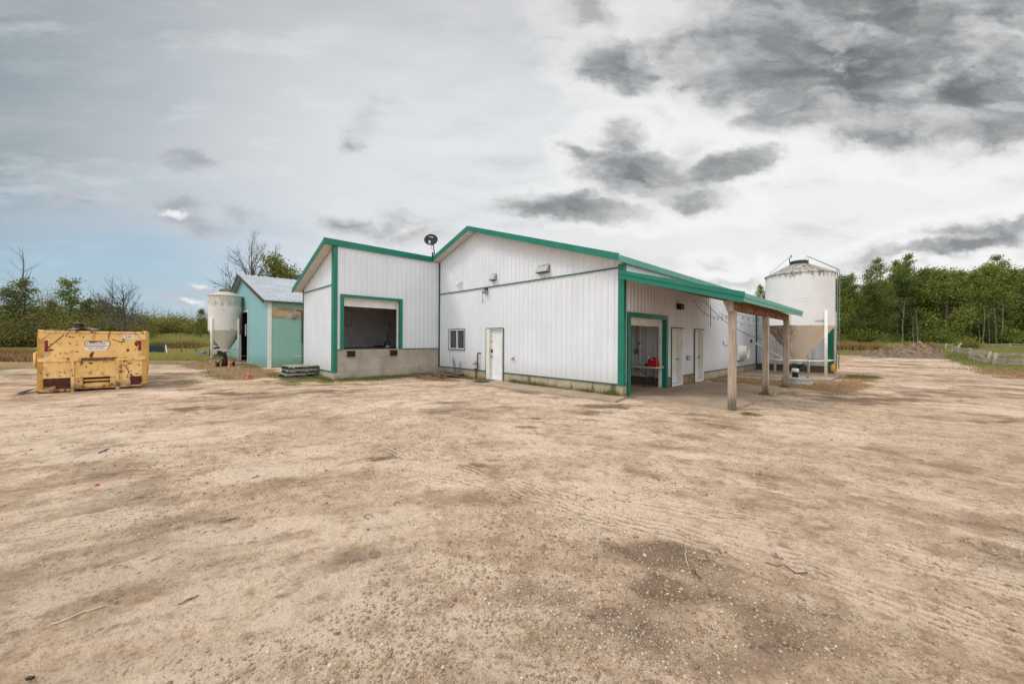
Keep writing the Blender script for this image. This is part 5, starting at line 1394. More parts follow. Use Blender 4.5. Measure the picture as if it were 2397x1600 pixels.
b = MB(); b.tube([(-0.12, -0.27, 0.16), (-0.12, 0.32, 0.16)], 0.09, 16); b.build('roller', M_yel, dm)
b = MB(); b.box(-0.25, 0.10, -1.2, -0.52, 0.045, 0.11); b.box(-0.25, 0.03, -0.43, 0.45, 0.06, 0.085); b.box(-0.25, 0.03, 0.54, 1.16, 0.06, 0.11); b.build('bottom_rail', M_yelr, dm)
b = MB(); b.tube([(0.02, 1.02, 0.14), (0.02, 1.22, 0.14)], 0.055, 12); b.build('hinge_pin', M_yelr, dm)
b = MB(); b.tube([(-0.1, -1.23, 0.78), (-0.1, -1.23, 1.22)], 0.035, 8); b.tube([(-0.1, -1.23, 1.2), (-0.1, -1.17, 1.26)], 0.03, 8); b.build('door_latch', M_yelr, dm)
b = MB(); b.box(-LEN, 0.0, -0.53, -0.42, 0.0, 0.16); b.box(-LEN, 0.0, 0.44, 0.55, 0.0, 0.16); b.build('skid_rail', M_dark, dm)
for k in range(6):
    for s_ in (-1, 1):
        b = MB(); y0, y1 = sorted((s_ * 1.1205, s_ * 1.18)); b.box(-0.7 - k * 0.88, -0.6 - k * 0.88, y0, y1, 0.3, 1.859); b.build('side_rib', M_yel, dm)
# dents and weld lines on the end sheet
b = MB(); b.bar((0.002, -0.99, 1.36), (0.002, -0.66, 1.78), 0.012, 0.02); b.bar((0.002, 0.36, 1.64), (0.002, 0.54, 1.56), 0.008, 0.02); b.bar((0.022, 0.56, 0.80), (0.022, 0.68, 0.75), 0.012, 0.02); b.bar((0.022, 0.68, 0.75), (0.022, 0.76, 0.50), 0.012, 0.02)
b.prism([(0.001, 0.5, 1.55), (0.001, 0.6, 1.575), (0.001, 0.67, 1.57), (0.001, 0.58, 1.53)], (0.006, 0, 0)); b.build('dents', M_rust, dm)
b = MB()
for (y, z, w_, h_) in ((-0.62, 1.74, .05, .03), (-0.55, 1.72, .06, .05), (-0.48, 1.70, .07, .03), (-0.09, 1.12, .09, .13), (-0.07, 1.2, .07, .08), (0.72, 1.27, .07, .1), (0.93, 1.5, .09, .2), (0.98, 1.35, .05, .12), (-0.98, 1.4, .12, .04), (-0.9, 1.31, .1, .05), (-0.1, 0.88, .09, .06), (-0.62, 1.2, .11, .02), (-0.4, 1.25, .08, .03)):
    nn = 9; pts = [(0.0005, y + w_ * 0.6 * (0.7 + 0.4 * random.random()) * math.cos(q * 2 * math.pi / nn), z + h_ * 0.6 * (0.7 + 0.4 * random.random()) * math.sin(q * 2 * math.pi / nn)) for q in range(nn)]
    b.add([(0.0012 if z > 0.95 else 0.0312, p_[1], p_[2]) for p_ in pts], [tuple(range(nn))])
b.build('rust_stains', mat('deep_rust', (0.2, 0.055, 0.02), 0.85, var=0.5, vscale=14), dm)
# number plate and company sign
b = MB(); b.box(0.0, 0.006, 0.62, 0.87, 1.655, 1.80); pl_ = b.build('number_plate', mat('number_plate_white', (0.78, 0.75, 0.66), 0.5), dm)
text_mb('241', 0.13, (0.0075, 0.648, 1.68), (0, 1, 0), (0, 0, 1), squeeze=0.98).build('number', M_letter, pl_)
b = MB(); b.prism([(0.0, -0.235, 1.28), (0.0, 0.20, 1.275), (0.0, 0.275, 1.37), (0.0, 0.315, 1.42), (0.0, 0.315, 1.575), (0.0, -0.235, 1.58)], (0.007, 0, 0)); sg = b.build('sign', mat('sign_white', (0.78, 0.74, 0.72), 0.5, dirt=((0.6, 0.3, 0.2), 0.56, 0.75, 10)), dm)
b = MB(); xs_ = (0.0072, 0.009)
for q in ((-0.235, 0.315, 1.565, 1.58), (-0.235, 0.315, 1.415, 1.43), (-0.235, -0.22, 1.43, 1.565), (0.3, 0.315, 1.43, 1.565)): b.box(xs_[0], xs_[1], *q)
b.build('sign_border', mat('maroon_ink', (0.13, 0.02, 0.03), 0.5), sg)
text_mb('310-DUMP', 0.10, (0.0085, -0.205, 1.462), (0, 1, 0), (0, 0, 1), squeeze=0.93).build('sign_words', MATS['maroon_ink'], sg)
text_mb('CALL 310-3867', 0.062, (0.0085, -0.17, 1.325), (0, 1, 0), (0, 0, 1), squeeze=0.88).build('sign_words', M_letter, sg)
b = MB(); b.box(0.0072, 0.0085, -0.2, 0.2, 1.392, 1.398); b.build('sign_line', MATS['maroon_ink'], sg)
b = MB(); b.prism([(0.0095, -0.15 + 0.02 * q, 1.545 - 0.012 * math.sin(q * 0.45) - 0.004 * (q % 3)) for q in range(15)] + [(0.0095, 0.13, 1.586), (0.0095, -0.15, 1.586)], (0.001, 0, 0)); b.build('sign_rust', M_rust, sg)
# scrap lying in the dumpster
def scrap(name, mbx, m, lab, cat_='scrap board'): o = mbx.build(name, m); o.location = D; tag(o, lab, cat_); return o
scrap('scrap_board', MB().prism([(-0.6, -0.50, 2.16), (-0.55, -0.42, 2.17), (-0.5, -0.30, 1.88), (-0.5, -0.40, 1.7), (-0.55, -0.52, 1.75)], (-0.5, 0.06, 0.0)), M_darkboard, 'dark broken board sticking up above the dumpster rim')
scrap('scrap_board', MB().bar((-0.45, -0.44, 2.175), (-0.75, -0.27, 2.10), 0.16, 0.03), M_plank, 'pale board end resting on the dark broken board')
scrap('scrap_board', MB().bar((-0.4, -0.98, 1.935), (-0.6, -0.52, 1.95), 0.25, 0.03), M_plank, 'flat grey plank on the left of the dumpster load')
scrap('scrap_board', MB().bar((-0.4, -0.58, 1.935), (-0.7, -0.40, 2.02), 0.2, 0.03), M_plank, 'tilted brown plank left of the dark broken board')
scrap('scrap_board', MB().bar((-0.4, 0.0, 1.94), (-0.7, -0.30, 2.03), 0.2, 0.03), M_plank, 'tilted pale plank right of the dark broken board')
scrap('scrap_pipe', MB().tube([(-0.3, 0.02, 1.9), (-0.4, 0.06, 2.0), (-0.4, 0.14, 1.98), (-0.4, 0.2, 1.9)], 0.03), M_dark, 'bent black scrap pipe over the dumpster rim', 'scrap pipe')
hp = MB(); hp.add([(-5.3 + 0.5 * i, -1.05 + 0.3 * j, 1.75 + 0.1 * math.sin(i * 2.3 + j * 1.7)) for i in range(11) for j in range(8)], [(i * 8 + j, (i + 1) * 8 + j, (i + 1) * 8 + j + 1, i * 8 + j + 1) for i in range(10) for j in range(7)])
scrap('rubbish_heap', hp, M_darkboard, 'dark heap of rubbish filling the dumpster', 'rubbish')
o = MB().prism([(-12.5, -12.98, 0.03), (-12.25, -13.12, 0.02), (-12.5, -13.0, 0.07), (-12.7, -12.85, 0.09)], (-0.3, 0.0, 0.01)).build('dark_wedge', M_dark); tag(o, 'thin dark wedge on the ground at the left of the dumpster', 'scrap sheet')  # thin dark wedge laid on the dirt beside the dumpster

# ------------------------------------------------------------------ pallets
def pallet(loc, rz, lab, green):
    t = thing('pallet', lab, 'pallet', loc, R(rz), 'pallets stacked by the dock wing'); t.scale = (1, 1, 1.18); md = M_pallet; mbk = M_palletgreen if green else M_pallet
    for k in range(7):
        y = -0.6 + 0.1 + k * (1.2 - 0.2) / 6; b = MB(); b.box(-0.5, 0.5, y - 0.065, y + 0.065, 0.122, 0.144); b.build('deck_board', md, t, bevel=0.004)
    for x in (-0.45, 0, 0.45):
        b = MB(); b.box(x - 0.05, x + 0.05, -0.6, 0.6, 0.1, 0.121); b.build('stringer', md if x else mbk, t)
        b = MB()
        for y in (-0.53, 0, 0.53): b.box(x - 0.05, x + 0.05, y - 0.07, y + 0.07, 0.022, 0.099)
        b.build('blocks', mbk if x < 0.3 else (M_palletgreen if green else md), t)
        b = MB(); b.box(x - 0.05, x + 0.05, -0.6, 0.6, 0.0, 0.021); b.build('bottom_board', md, t)
    return t
pallet((-12.42, -5.68, 0.02), 2, 'bottom pallet of the stack beside the dock wing, sticking out to the left', True)
pallet((-12.38, -5.60, 0.192), -2, 'dark green middle pallet of the stack beside the dock wing', True)
pallet((-12.36, -5.58, 0.364), 3, 'topmost pale-decked pallet of the stack beside the dock wing', True)
# lumber in the corner of the dock
for (a, b_, w_, h_, lab) in (((-9.55, -0.75, 0.06), (-7.95, -1.02, 0.05), 0.2, 0.05, 'nearest old plank of the lumber heap in the wall corner'),
                            ((-9.7, -0.45, 0.1), (-7.75, -0.55, 0.08), 0.24, 0.05, 'wide reddish plank in the middle of the lumber heap'),
                            ((-9.6, -0.16, 0.17), (-7.9, -0.2, 0.14), 0.16, 0.05, 'plank nearest the wall on top of the lumber heap'),
                            ((-8.2, -1.1, 0.045), (-7.75, -0.15, 0.10), 0.1, 0.09, 'short dark crosspiece under the right end of the lumber heap'),
                            ((-9.75, -1.35, 0.05), (-9.2, -1.55, 0.05), 0.14, 0.04, 'short loose board left of the lumber heap')):
    o = MB().bar(a, b_, w_, h_).build('plank', M_plank if 'dark' not in lab else M_darkboard, None, bevel=0.006); tag(o, lab, 'plank', 'old planks by the dock corner')
t = thing('weed', 'dead brown weed stalks growing by the lumber heap against the front wall', 'weed', (-8.5, -0.12, 0.05))
b = MB(); b.tube([(0, 0, 0), (-0.05, 0, 0.35), (-0.1, -0.02, 0.6), (-0.16, -0.02, 0.85)], [0.02, 0.025, 0.035, 0.008], 6); b.build('stem', M_bark, t); b = MB(); b.tube([(0.1, 0, 0), (0.35, 0, 0.3), (0.4, 0, 0.62)], [0.015, 0.02, 0.02], 6); b.build('stem', M_bark, t)

# ------------------------------------------------------------------ dirt pile
gxp, gyp = np.meshgrid(np.linspace(0, 11, 120), np.linspace(43, 60, 120), indexing='ij')
hp = np.zeros_like(gxp)
for (a, b_, h_, sx_, sy_) in ((7.2, 51.5, 1.55, 1.5, 3.2), (5.6, 49.5, 1.1, 1.0, 2.2), (4.4, 48.5, 0.85, 1.0, 2.0), (2.9, 52, 0.5, 1.2, 2.5), (8.6, 54, 0.9, 1.0, 2.0)):
    hp = np.maximum(hp, h_ * np.exp(-((gxp - a) / sx_) ** 2 - ((gyp - b_) / sy_) ** 2))
hp = hp * (0.8 + 0.5 * fbm(gxp, gyp, 1.0, 4)) + (fbm(gxp, gyp, 1.6, 5, 0.6) - 0.5) * 0.95 * np.clip(hp * 2, 0, 1)
ok = hp > 0.06
zz = np.where(ok, hp + coarse_h(gxp, gyp) - 0.05, coarse_h(gxp, gyp) - 0.4)
V = np.stack([gxp, gyp, zz], -1).reshape(-1, 3); ii, jj = np.meshgrid(np.arange(119), np.arange(119), indexing='ij')
Fp = np.stack([ii * 120 + jj, (ii + 1) * 120 + jj, (ii + 1) * 120 + jj + 1, ii * 120 + jj + 1], -1).reshape(-1, 4)
okf = ok.reshape(-1)[Fp].any(1)
o = link('dirt_pile', fast_mesh('dirt_pile', V, Fp[okf], True), mat('pile_soil', (0.15, 0.10, 0.065), 0.95, var=0.5, vscale=2.5, bump=1.0, bscale=14, dirt=((0.30, 0.215, 0.145), 0.5, 0.62, 4)))
tag(o, 'low grey-brown heap of dumped soil at the far end of the yard', 'dirt pile')

# ------------------------------------------------------------------ fences, gate
def gz(x, y): return float(coarse_h(np.array([x]), np.array([y]))[0])
def rail_fence(name, label, pts, zs, post_h, rail_h=0.14, lean=0.0):
    t = thing(name, label, 'fence', (pts[0][0], pts[0][1], gz(*pts[0])))
    o0 = Vector((pts[0][0], pts[0][1], gz(*pts[0])))
    for k, p_ in enumerate(pts):
        b = MB(); q = Vector((p_[0], p_[1], gz(*p_))) - o0; l_ = lean * math.sin(k * 2.3 + 1)
        b.tube([q + Vector((0, 0, -0.1)), q + Vector((l_, l_ * 0.5, post_h * (0.92 + 0.12 * math.sin(k * 5.1))))], [0.105, 0.095], 7); b.build('post', M_rail, t)
    for k in range(len(pts) - 1):
        for z in zs:
            b = MB(); a = Vector((*pts[k], gz(*pts[k]) + z + lean * 0.8 * math.sin(k * 3 + z * 7))) - o0; c_ = Vector((*pts[k + 1], gz(*pts[k + 1]) + z + lean * 0.8 * math.sin(k * 4 + z * 5 + 2))) - o0
            b.bar(a + Vector((-0.09, -0.02, 0)), c_ + Vector((-0.09, 0.02, 0)), 0.045, rail_h); b.build('rail', M_rail, t)
    return t
rail_fence('rail_fence', 'leaning grey plank fence running away along the yard at right', [(10.12, 32.7), (10.3, 37.0), (10.25, 42.0), (10.7, 50.0), (10.6, 57.0), (10.75, 64.0)], (0.25, 0.6, 0.95), 1.15, 0.21, 0.12)
rail_fence('rail_fence', 'nearest plank fence turning off to the right edge past the gap', [(10.1, 29.74), (12.4, 31.3), (14.8, 32.9), (17.2, 34.5)], (0.3, 0.6, 0.9), 1.1, 0.19, 0.05)
far_r = [at(px, 76) for px in (1985, 2060, 2135, 2215, 2290, 2365, 2440)]
rail_fence('rail_fence', 'far pale rail fence along the foot of the right-hand trees', far_r, (0.45, 0.72), 0.9, 0.16, 0.05)
pg = at(2222, 54.5); t = thing('gate_panel', 'cream tubular gate panel standing at the far end of the plank fence', 'gate', (pg[0], pg[1], gz(*pg)), R(YAW))
b = MB(); b.tube([(-0.48, 0, -0.02), (-0.55, 0, 1.25), (0.4, 0, 1.3), (0.47, 0, 0.05), (-0.48, 0, 0.0)], 0.03, 6)
b.build('frame', mat('cream_gate', (0.62, 0.56, 0.36), 0.5), t)
for z in (0.35, 0.8): b = MB(); b.tube([(-0.5, 0, z), (0.45, 0, z + 0.03)], 0.022, 6); b.build('bar', MATS['cream_gate'], t)
pl_ = at(2240, 53)
for (dxx, z0, z1, lab) in ((0.0, 0.9, 1.5, 'pale log leaning on top of the fence corner'), (-0.35, 0.55, 0.6, 'short pale log lying below the leaning log at the fence corner')):
    o = MB().tube([(pl_[0] + dxx, pl_[1], gz(*pl_) + z0), (pl_[0] + dxx + 0.5, pl_[1] + 0.9, gz(*pl_) + z1)], 0.11, 10).build('log', M_rail); tag(o, lab, 'log')
# left field: fence, green panels, barrels
fl = [at(px, 56) for px in (-60, 20, 42, 95, 150, 205)]
rail_fence('rail_fence', 'pale single-rail fence behind the dumpster at the left edge', fl, (0.42,), 0.75, 0.16, 0.05)
a = at(343, 38.5); c_ = at(384, 38.5); t = thing('corral_panel', 'dark green metal corral panels leaning in the grass right of the dumpster', 'corral panel', (a[0], a[1], gz(*a)))
dv = Vector((c_[0] - a[0], c_[1] - a[1], 0)); mpn = mat('dark_green_panel', (0.012, 0.05, 0.04), 0.45, var=0.2)
for z in (0.12, 0.27, 0.42, 0.57, 0.72, 0.87): b = MB(); b.bar((0, 0, z), tuple(dv + Vector((0, 0, z))), 0.05, 0.105); b.build('bar', mpn, t)
for f_ in (0.0, 1.0): b = MB(); b.tube([tuple(dv * f_ + Vector((0, 0, 0))), tuple(dv * f_ + Vector((0, 0, 0.95)))], 0.045, 6); b.build('end_post', mpn, t)
b = MB(); q = dv.normalized().cross(Vector((0, 0, 1))) * 0.05; b.add([tuple(-q), tuple(dv - q), tuple(dv - q + Vector((0, 0, 0.8))), tuple(-q + Vector((0, 0, 0.8)))], [(0, 1, 2, 3)]); b.build('mesh_sheet', mpn, t)
q = at(388, 37.5); q2 = at(392, 36.8); o = MB().tube([(q[0], q[1], gz(*q) + 0.9), (q2[0], q2[1], gz(*q2))], 0.035, 6).build('white_stick', M_whitetrim); tag(o, 'white stick leaning beside the green corral panels', 'stick')
q = at(341.5, 33); o = MB().tube([(q[0], q[1], 0), (q[0], q[1], 1.0)], 0.06, 8).build('blue_pipe', mat('blue_grey_pipe', (0.2, 0.3, 0.38), 0.5)); tag(o, 'blue-grey pipe standing just right of the dumpster', 'pipe')
q = at(474, 35); t = thing('barrel', 'blue plastic barrel lying in the grass left of the older bin', 'barrel', (q[0], q[1], 0))
b = MB(); pd = RT * 0.24; b.tube([(-pd[0] * 1.1, -pd[1] * 1.1, 0.2), (-pd[0], -pd[1], 0.2), (0, 0, 0.2), (pd[0], pd[1], 0.2), (pd[0] * 1.1, pd[1] * 1.1, 0.2)], [0.17, 0.19, 0.205, 0.19, 0.17], 14); b.build('drum', M_blue, t)
b = MB(); b.tube([(pd[0] * 1.1, pd[1] * 1.1, 0.25), (pd[0] * 1.25, pd[1] * 1.25, 0.25)], 0.04, 8); b.build('bung', M_dark, t)
q = at(506, 31.5); t = thing('black_tank', 'black round tank with a pale lid behind the older bin', 'tank', (q[0], q[1], 0))
b = MB(); b.lathe([(0.0, 0.0), (0.44, 0.0), (0.46, 0.1), (0.46, 0.72), (0.3, 0.92), (0.0, 0.95)], 20); b.build('drum', M_black, t); b = MB(); b.lathe([(0.2, 0.9), (0.22, 0.97), (0.0, 1.03)], 14, (-0.1, -0.1, 0)); b.build('lid', M_whitetrim, t)
for k, px in enumerate((458, 500, 425)):
    q = at(px, 40); o = MB().tube([(q[0], q[1], gz(*q) - 0.1), (q[0], q[1], gz(*q) + 1.1)], 0.05, 7).build('fence_post', M_bark); tag(o, ['thin dark fence post beside the blue barrel', 'thin fence post just behind the older bin leg', 'thin fence post in the grass halfway to the green panels'][k], 'fence post')

# ------------------------------------------------------------------ litter on the yard
def stick(p, q, r_, m, lab, z=0.012, cat_='twig', n_=4):
    a, b_ = gp(*p), gp(*q); pts = []
    for k in range(n_ + 1):
        f_ = k / n_; x = a[0] * (1 - f_) + b_[0] * f_ + 0.02 * math.sin(k * 2.1) * (0 < k < n_); y = a[1] * (1 - f_) + b_[1] * f_ + 0.02 * math.cos(k * 3.1) * (0 < k < n_)
        pts.append((x, y, float(ground_h(np.array([x]), np.array([y]))[0]) + z))
    o = MB().tube(pts, r_, 5).build('twig' if cat_ == 'twig' else cat_.replace(' ', '_'), m); tag(o, lab, cat_)
stick((1792, 1316), (1890, 1342), 0.004, M_deadbark, 'long dark twig on the dirt right of the dark patch')
stick((1620, 1336), (1640, 1352), 0.0035, M_deadbark, 'short dark twig at the edge of the dark patch')
stick((1805, 1296), (1832, 1304), 0.004, M_plank, 'thin brown twig just above the long dark twig')
stick((1602, 1280), (1612, 1328), 0.003, M_beige, 'thin curved straw stalk left of the short dark twig', 0.01, 'straw stalk')
stick((232, 1062), (255, 1053), 0.009, M_deadbark, 'dark stick on the open dirt in front of the dumpster')
stick((515, 1225), (552, 1213), 0.005, M_deadbark, 'thin dark root end on the dirt at centre left')
stick((590, 1122), (605, 1116), 0.006, M_deadbark, 'short dark twig on the dirt below the dumpster track')
stick((417, 1413), (465, 1390), 0.005, mat('dry_green_stalk', (0.22, 0.22, 0.06), 0.8), 'greenish dry grass stalk near the lower left', 0.01, 'grass stalk')
stick((120, 1460), (245, 1418), 0.004, M_beige, 'long pale straw across the dirt at the lower left', 0.01, 'straw stalk')
stick((1656, 1458), (1680, 1470), 0.004, M_beige, 'pale curled straw end in the foreground', 0.012, 'straw stalk')
stick((1710, 1452), (1726, 1436), 0.003, M_beige, 'short pale straw right of the curled straw', 0.01, 'straw stalk')
for (c_, lab) in (((862, 1208), 'small loop of dark wire on the dirt, left one of two'), ((930, 1178), 'small loop of dark wire on the dirt, right one of two')):
    q = gp(*c_); h_ = float(ground_h(np.array([q[0]]), np.array([q[1]]))[0]); o = MB().tube([(q[0] + 0.045 * math.cos(a), q[1] + 0.035 * math.sin(a), h_ + 0.008 + 0.006 * math.sin(3 * a)) for a in np.linspace(0.3, 5.9, 14)], 0.0028, 5).build('wire_loop', M_dark); tag(o, lab, 'wire')
q = gp(228, 1137); o = MB().box(q[0] - 0.03, q[0] + 0.03, q[1] - 0.015, q[1] + 0.015, 0.0, 0.02).build('plastic_scrap', M_red); tag(o, 'small red plastic scrap on the dirt in front of the dumpster', 'plastic scrap')
q = gp(70, 1590); o = MB().bar((q[0] - 0.012, q[1] - 0.01, 0.006), (q[0] + 0.012, q[1] + 0.012, 0.01), 0.014, 0.012).build('stone', M_dark); tag(o, 'dark stone at the lower left corner', 'stone')

# ------------------------------------------------------------------ vegetation
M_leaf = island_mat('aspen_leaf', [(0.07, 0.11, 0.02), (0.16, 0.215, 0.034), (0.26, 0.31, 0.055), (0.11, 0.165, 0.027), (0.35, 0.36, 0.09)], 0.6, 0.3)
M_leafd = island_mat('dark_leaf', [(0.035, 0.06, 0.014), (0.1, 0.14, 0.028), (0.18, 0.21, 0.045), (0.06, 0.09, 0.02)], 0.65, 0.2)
M_leafy = island_mat('yellowing_leaf', [(0.18, 0.2, 0.034), (0.31, 0.31, 0.06), (0.4, 0.34, 0.08), (0.17, 0.2, 0.04)], 0.65, 0.3)
M_leafo = island_mat('olive_leaf', [(0.13, 0.14, 0.035), (0.25, 0.24, 0.065), (0.33, 0.26, 0.1), (0.11, 0.14, 0.035)], 0.7, 0.25)


def leaves_mesh(name, pts, size, r_):
    """small bent leaf clumps at pts (n,3)"""
    n = len(pts); s = size * r_.uniform(0.55, 1.35, n)
    a = r_.normal(size=(n, 3)); a /= np.linalg.norm(a, axis=1)[:, None]
    b = r_.normal(size=(n, 3)); b -= (b * a).sum(1)[:, None] * a; b /= np.linalg.norm(b, axis=1)[:, None]
    cN = np.cross(a, b)
    v0 = pts - a * s[:, None] * 0.5; v2 = pts + a * s[:, None] * 0.5
    v1 = pts + b * s[:, None] * 0.33 + cN * s[:, None] * 0.15; v3 = pts - b * s[:, None] * 0.33 + cN * s[:, None] * 0.12
    V = np.stack([v0, v1, v2, v3], 1).reshape(-1, 3)
    return fast_mesh(name, V, np.arange(n * 4).reshape(n, 4))


def limb_tree(r_, H, rad, crown0, nb, blen, up, wob=0.03, levels=1, shape='aspen'):
    """returns MB of wood and list of (point, weight radius) along limbs"""
    mb = MB(); tips = []
    pts = [Vector((0, 0, -0.15))]; nseg = 9; dx_, dy_ = 0, 0
    for k in range(1, nseg + 1):
        dx_ += r_.normal(0, wob * H / nseg); dy_ += r_.normal(0, wob * H / nseg); pts.append(Vector((dx_, dy_, H * k / nseg)))
    mb.tube(pts, [rad * (1 - 0.9 * (k / nseg) ** 1.1) for k in range(nseg + 1)], 7)
    def trunk_at(z):
        f_ = max(0, min(nseg - 1e-3, z / H * nseg)); i = int(f_); return pts[i].lerp(pts[i + 1], f_ - i)
    for k in range(nb):
        f_ = crown0 + (0.98 - crown0) * ((k + r_.uniform(0, 1)) / nb)
        rel = (f_ - crown0) / (1 - crown0)
        if shape == 'aspen': L = blen * (0.55 + 0.9 * math.sin(math.pi * min(1, 0.15 + rel * 0.75))) * (1 - 0.5 * rel)
        elif shape == 'vase': L = blen * (1.15 - 0.65 * rel)
        else: L = blen * (1.05 - 0.75 * rel)
        a = r_.uniform(0, 2 * math.pi); el = R(r_.normal(up, 10)); base = trunk_at(f_ * H)
        d = Vector((math.cos(a) * math.cos(el), math.sin(a) * math.cos(el), math.sin(el))); q = base.copy(); bp = [q.copy()]; m = 5
        r0 = rad * (1 - 0.85 * f_) * 0.55
        for j in range(m):
            d = (d + Vector((r_.normal(0, .13), r_.normal(0, .13), r_.normal(0.05, .1)))).normalized(); q = q + d * (L / m); bp.append(q.copy())
            if j >= 1: tips.append((q.copy(), 0.3 + 0.12 * L))
            if levels > 0 and j >= 1:
                for _ in range(levels + (j == 4)):
                    d2 = (d + Vector((r_.normal(0, .6), r_.normal(0, .6), r_.normal(0.15, .4)))).normalized(); L2 = L * r_.uniform(0.2, 0.42); e1 = q + d2 * L2 * .5; e2 = e1 + (d2 + Vector((r_.normal(0, .25), r_.normal(0, .25), .15))).normalized() * L2 * .6
                    mb.tube([q, e1, e2], [r0 * 0.35 * (1 - j / 7), r0 * 0.22, r0 * 0.07], 4, cap=False); tips.append((e2.copy(), 0.3 + .1 * L)); tips.append((e1.copy(), 0.25 + .1 * L))
                    if levels > 1:
                        for _ in range(2):
                            d3 = (d2 + Vector((r_.normal(0, .6), r_.normal(0, .6), r_.normal(.1, .4)))).normalized(); mb.tube([e1, e1 + d3 * L2 * .55], [r0 * .16, r0 * .05], 3, cap=False)
                            mb.tube([e2, e2 + d3 * L2 * .35], [r0 * .09, r0 * .04], 3, cap=False)
        mb.tube(bp, [max(0.008, r0 * (1 - 0.85 * j / m)) for j in range(m + 1)], 5, cap=False)
    return mb, tips


def make_tree(name, seed, H, rad, crown0, nb, blen, up, nleaf, lsize, leafm, barkm, wob=0.03, levels=1, shape='aspen', keep=1.0, puff=1.0, bare_top=0.0):
    r_ = np.random.default_rng(seed)
    t = bpy.data.objects.new(name, None); COL.objects.link(t)
    mb, tips = limb_tree(r_, H, rad, crown0, nb, blen, up, wob, levels, shape)
    mb.build('trunk', barkm, t)
    if nleaf > 0:
        tp = np.array([p for p, _ in tips]); w = np.array([q for _, q in tips])
        sel = r_.random(len(tp)) < keep
        if bare_top > 0: sel &= tp[:, 2] < H * (1 - bare_top)
        tp, w = tp[sel], w[sel]
        idx = r_.integers(0, len(tp), nleaf)
        P = tp[idx] + r_.normal(size=(nleaf, 3)) * (w[idx] * puff)[:, None] * np.array([1, 1, 0.75])
        P = P[P[:, 2] > 0.15]
        link('crown', leaves_mesh('crown', P, lsize, r_), leafm, t)
    return t


def bush(name, seed, H, W, nleaf, lsize, leafm):
    r_ = np.random.default_rng(seed); t = bpy.data.objects.new(name, None); COL.objects.link(t)
    mb = MB()
    P = []
    ncl = 26
    for k in range(ncl):
        a = r_.uniform(0, 6.28); rr_ = W * math.sqrt(r_.random()); top = H * (1 - 0.55 * (rr_ / W) ** 2) * r_.uniform(0.65, 1.08)
        e = Vector((rr_ * math.cos(a), rr_ * math.sin(a), top)); b0 = e * 0.25; b0.z = 0
        if k % 2 == 0: mb.tube([b0, b0.lerp(e, .5) + Vector((0, 0, .15 * H)), e], [0.05, 0.035, 0.01], 5, cap=False)
        m = nleaf // ncl; f_ = r_.random(m) ** 0.6
        q = np.array(b0)[None] * (1 - f_)[:, None] + np.array(e)[None] * f_[:, None]
        P.append(q + r_.normal(size=(m, 3)) * (0.16 * W + 0.12 * H * f_)[:, None] * np.array([1, 1, 0.6]))
    mb.build('trunk', M_bark, t); P = np.concatenate(P); P = P[P[:, 2] > 0.05]
    link('crown', leaves_mesh('crown', P, lsize, r_), leafm, t)
    return t


_used = set()
def place(proto, x, y, s=1.0, rz=None, label='', cat='tree', group=None, sz=None):
    if proto.name in _used: o = copy_tree(proto)
    else: o = proto; _used.add(proto.name)
    o.location = (x, y, gz(x, y) - 0.05); o.rotation_euler = (0, 0, random.uniform(0, 6.28) if rz is None else rz); o.scale = (s, s, s if sz is None else sz)
    for k in ('label', 'category', 'group'):
        if k in o: del o[k]
    tag(o, label, cat, group)
    return o


# right-hand wood: aspens at 80-100 m
asp = [make_tree('aspen_tree', 100 + k, 18, 0.2, 0.13 if k < 3 else 0.3, 42, 3.0, 35, 7200, 0.36, M_leaf, M_aspenbark, 0.03, 1, 'aspen', 0.85, 1.15) for k in range(4)]
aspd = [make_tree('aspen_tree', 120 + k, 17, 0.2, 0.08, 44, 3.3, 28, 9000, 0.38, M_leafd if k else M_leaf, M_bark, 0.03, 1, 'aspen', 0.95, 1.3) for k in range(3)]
aspt = [make_tree('aspen_tree', 140 + k, 22, 0.2, 0.45, 22, 2.5, 40, 3800, 0.34, M_leaf, M_aspenbark, 0.035, 1, 'aspen', 0.8, 0.9) for k in range(2)]
front_row = [(1945, 655), (1972, 648), (2003, 668), (2035, 662), (2068, 655), (2100, 640), (2130, 650), (2160, 632), (2186, 640), (2215, 628), (2245, 640), (2272, 640), (2302, 622), (2330, 634), (2358, 638), (2385, 630), (2412, 628), (2450, 640), (2490, 630)]
for k, (px, top) in enumerate(front_row):
    Z = 84 + (k * 37 % 9); x, y = at(px, Z); want = zof(px, top, Z) - gz(x, y)
    pr = (asp[k % 4] if k % 3 else aspd[k % 3]); H0 = 18.6 if k % 3 else 17.8
    place(pr, x, y, want / H0, None, 'leafy green aspen in the front of the wood behind the far rail fence', 'tree', 'aspens along the front of the right-hand wood')
for k in range(20):
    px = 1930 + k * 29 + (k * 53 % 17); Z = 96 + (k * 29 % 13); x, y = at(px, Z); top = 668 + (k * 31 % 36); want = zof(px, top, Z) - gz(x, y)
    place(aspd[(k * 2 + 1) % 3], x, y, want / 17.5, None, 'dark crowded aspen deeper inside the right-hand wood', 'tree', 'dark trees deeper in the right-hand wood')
for px, top, lab in ((2046, 607, 'tall thin-crowned aspen standing above the wood nearest the large bin'), (2120, 597, 'tallest round-topped sparse aspen above the wood'), (2100, 612, 'sparse tall aspen just left of the tallest round-topped one'),
                     (2326, 600, 'tall narrow aspen top above the wood near the right edge'), (1985, 640, 'thin aspen just right of the large bin ladder')):
    Z = 94; x, y = at(px, Z); want = zof(px, top, Z) - gz(x, y)
    place(aspt[int(px) % 2], x, y, want / 22.6, None, lab)
shr = [bush('shrub', 200 + k, 4.2, 2.6, 4200, 0.32, M_leafd) for k in range(2)]
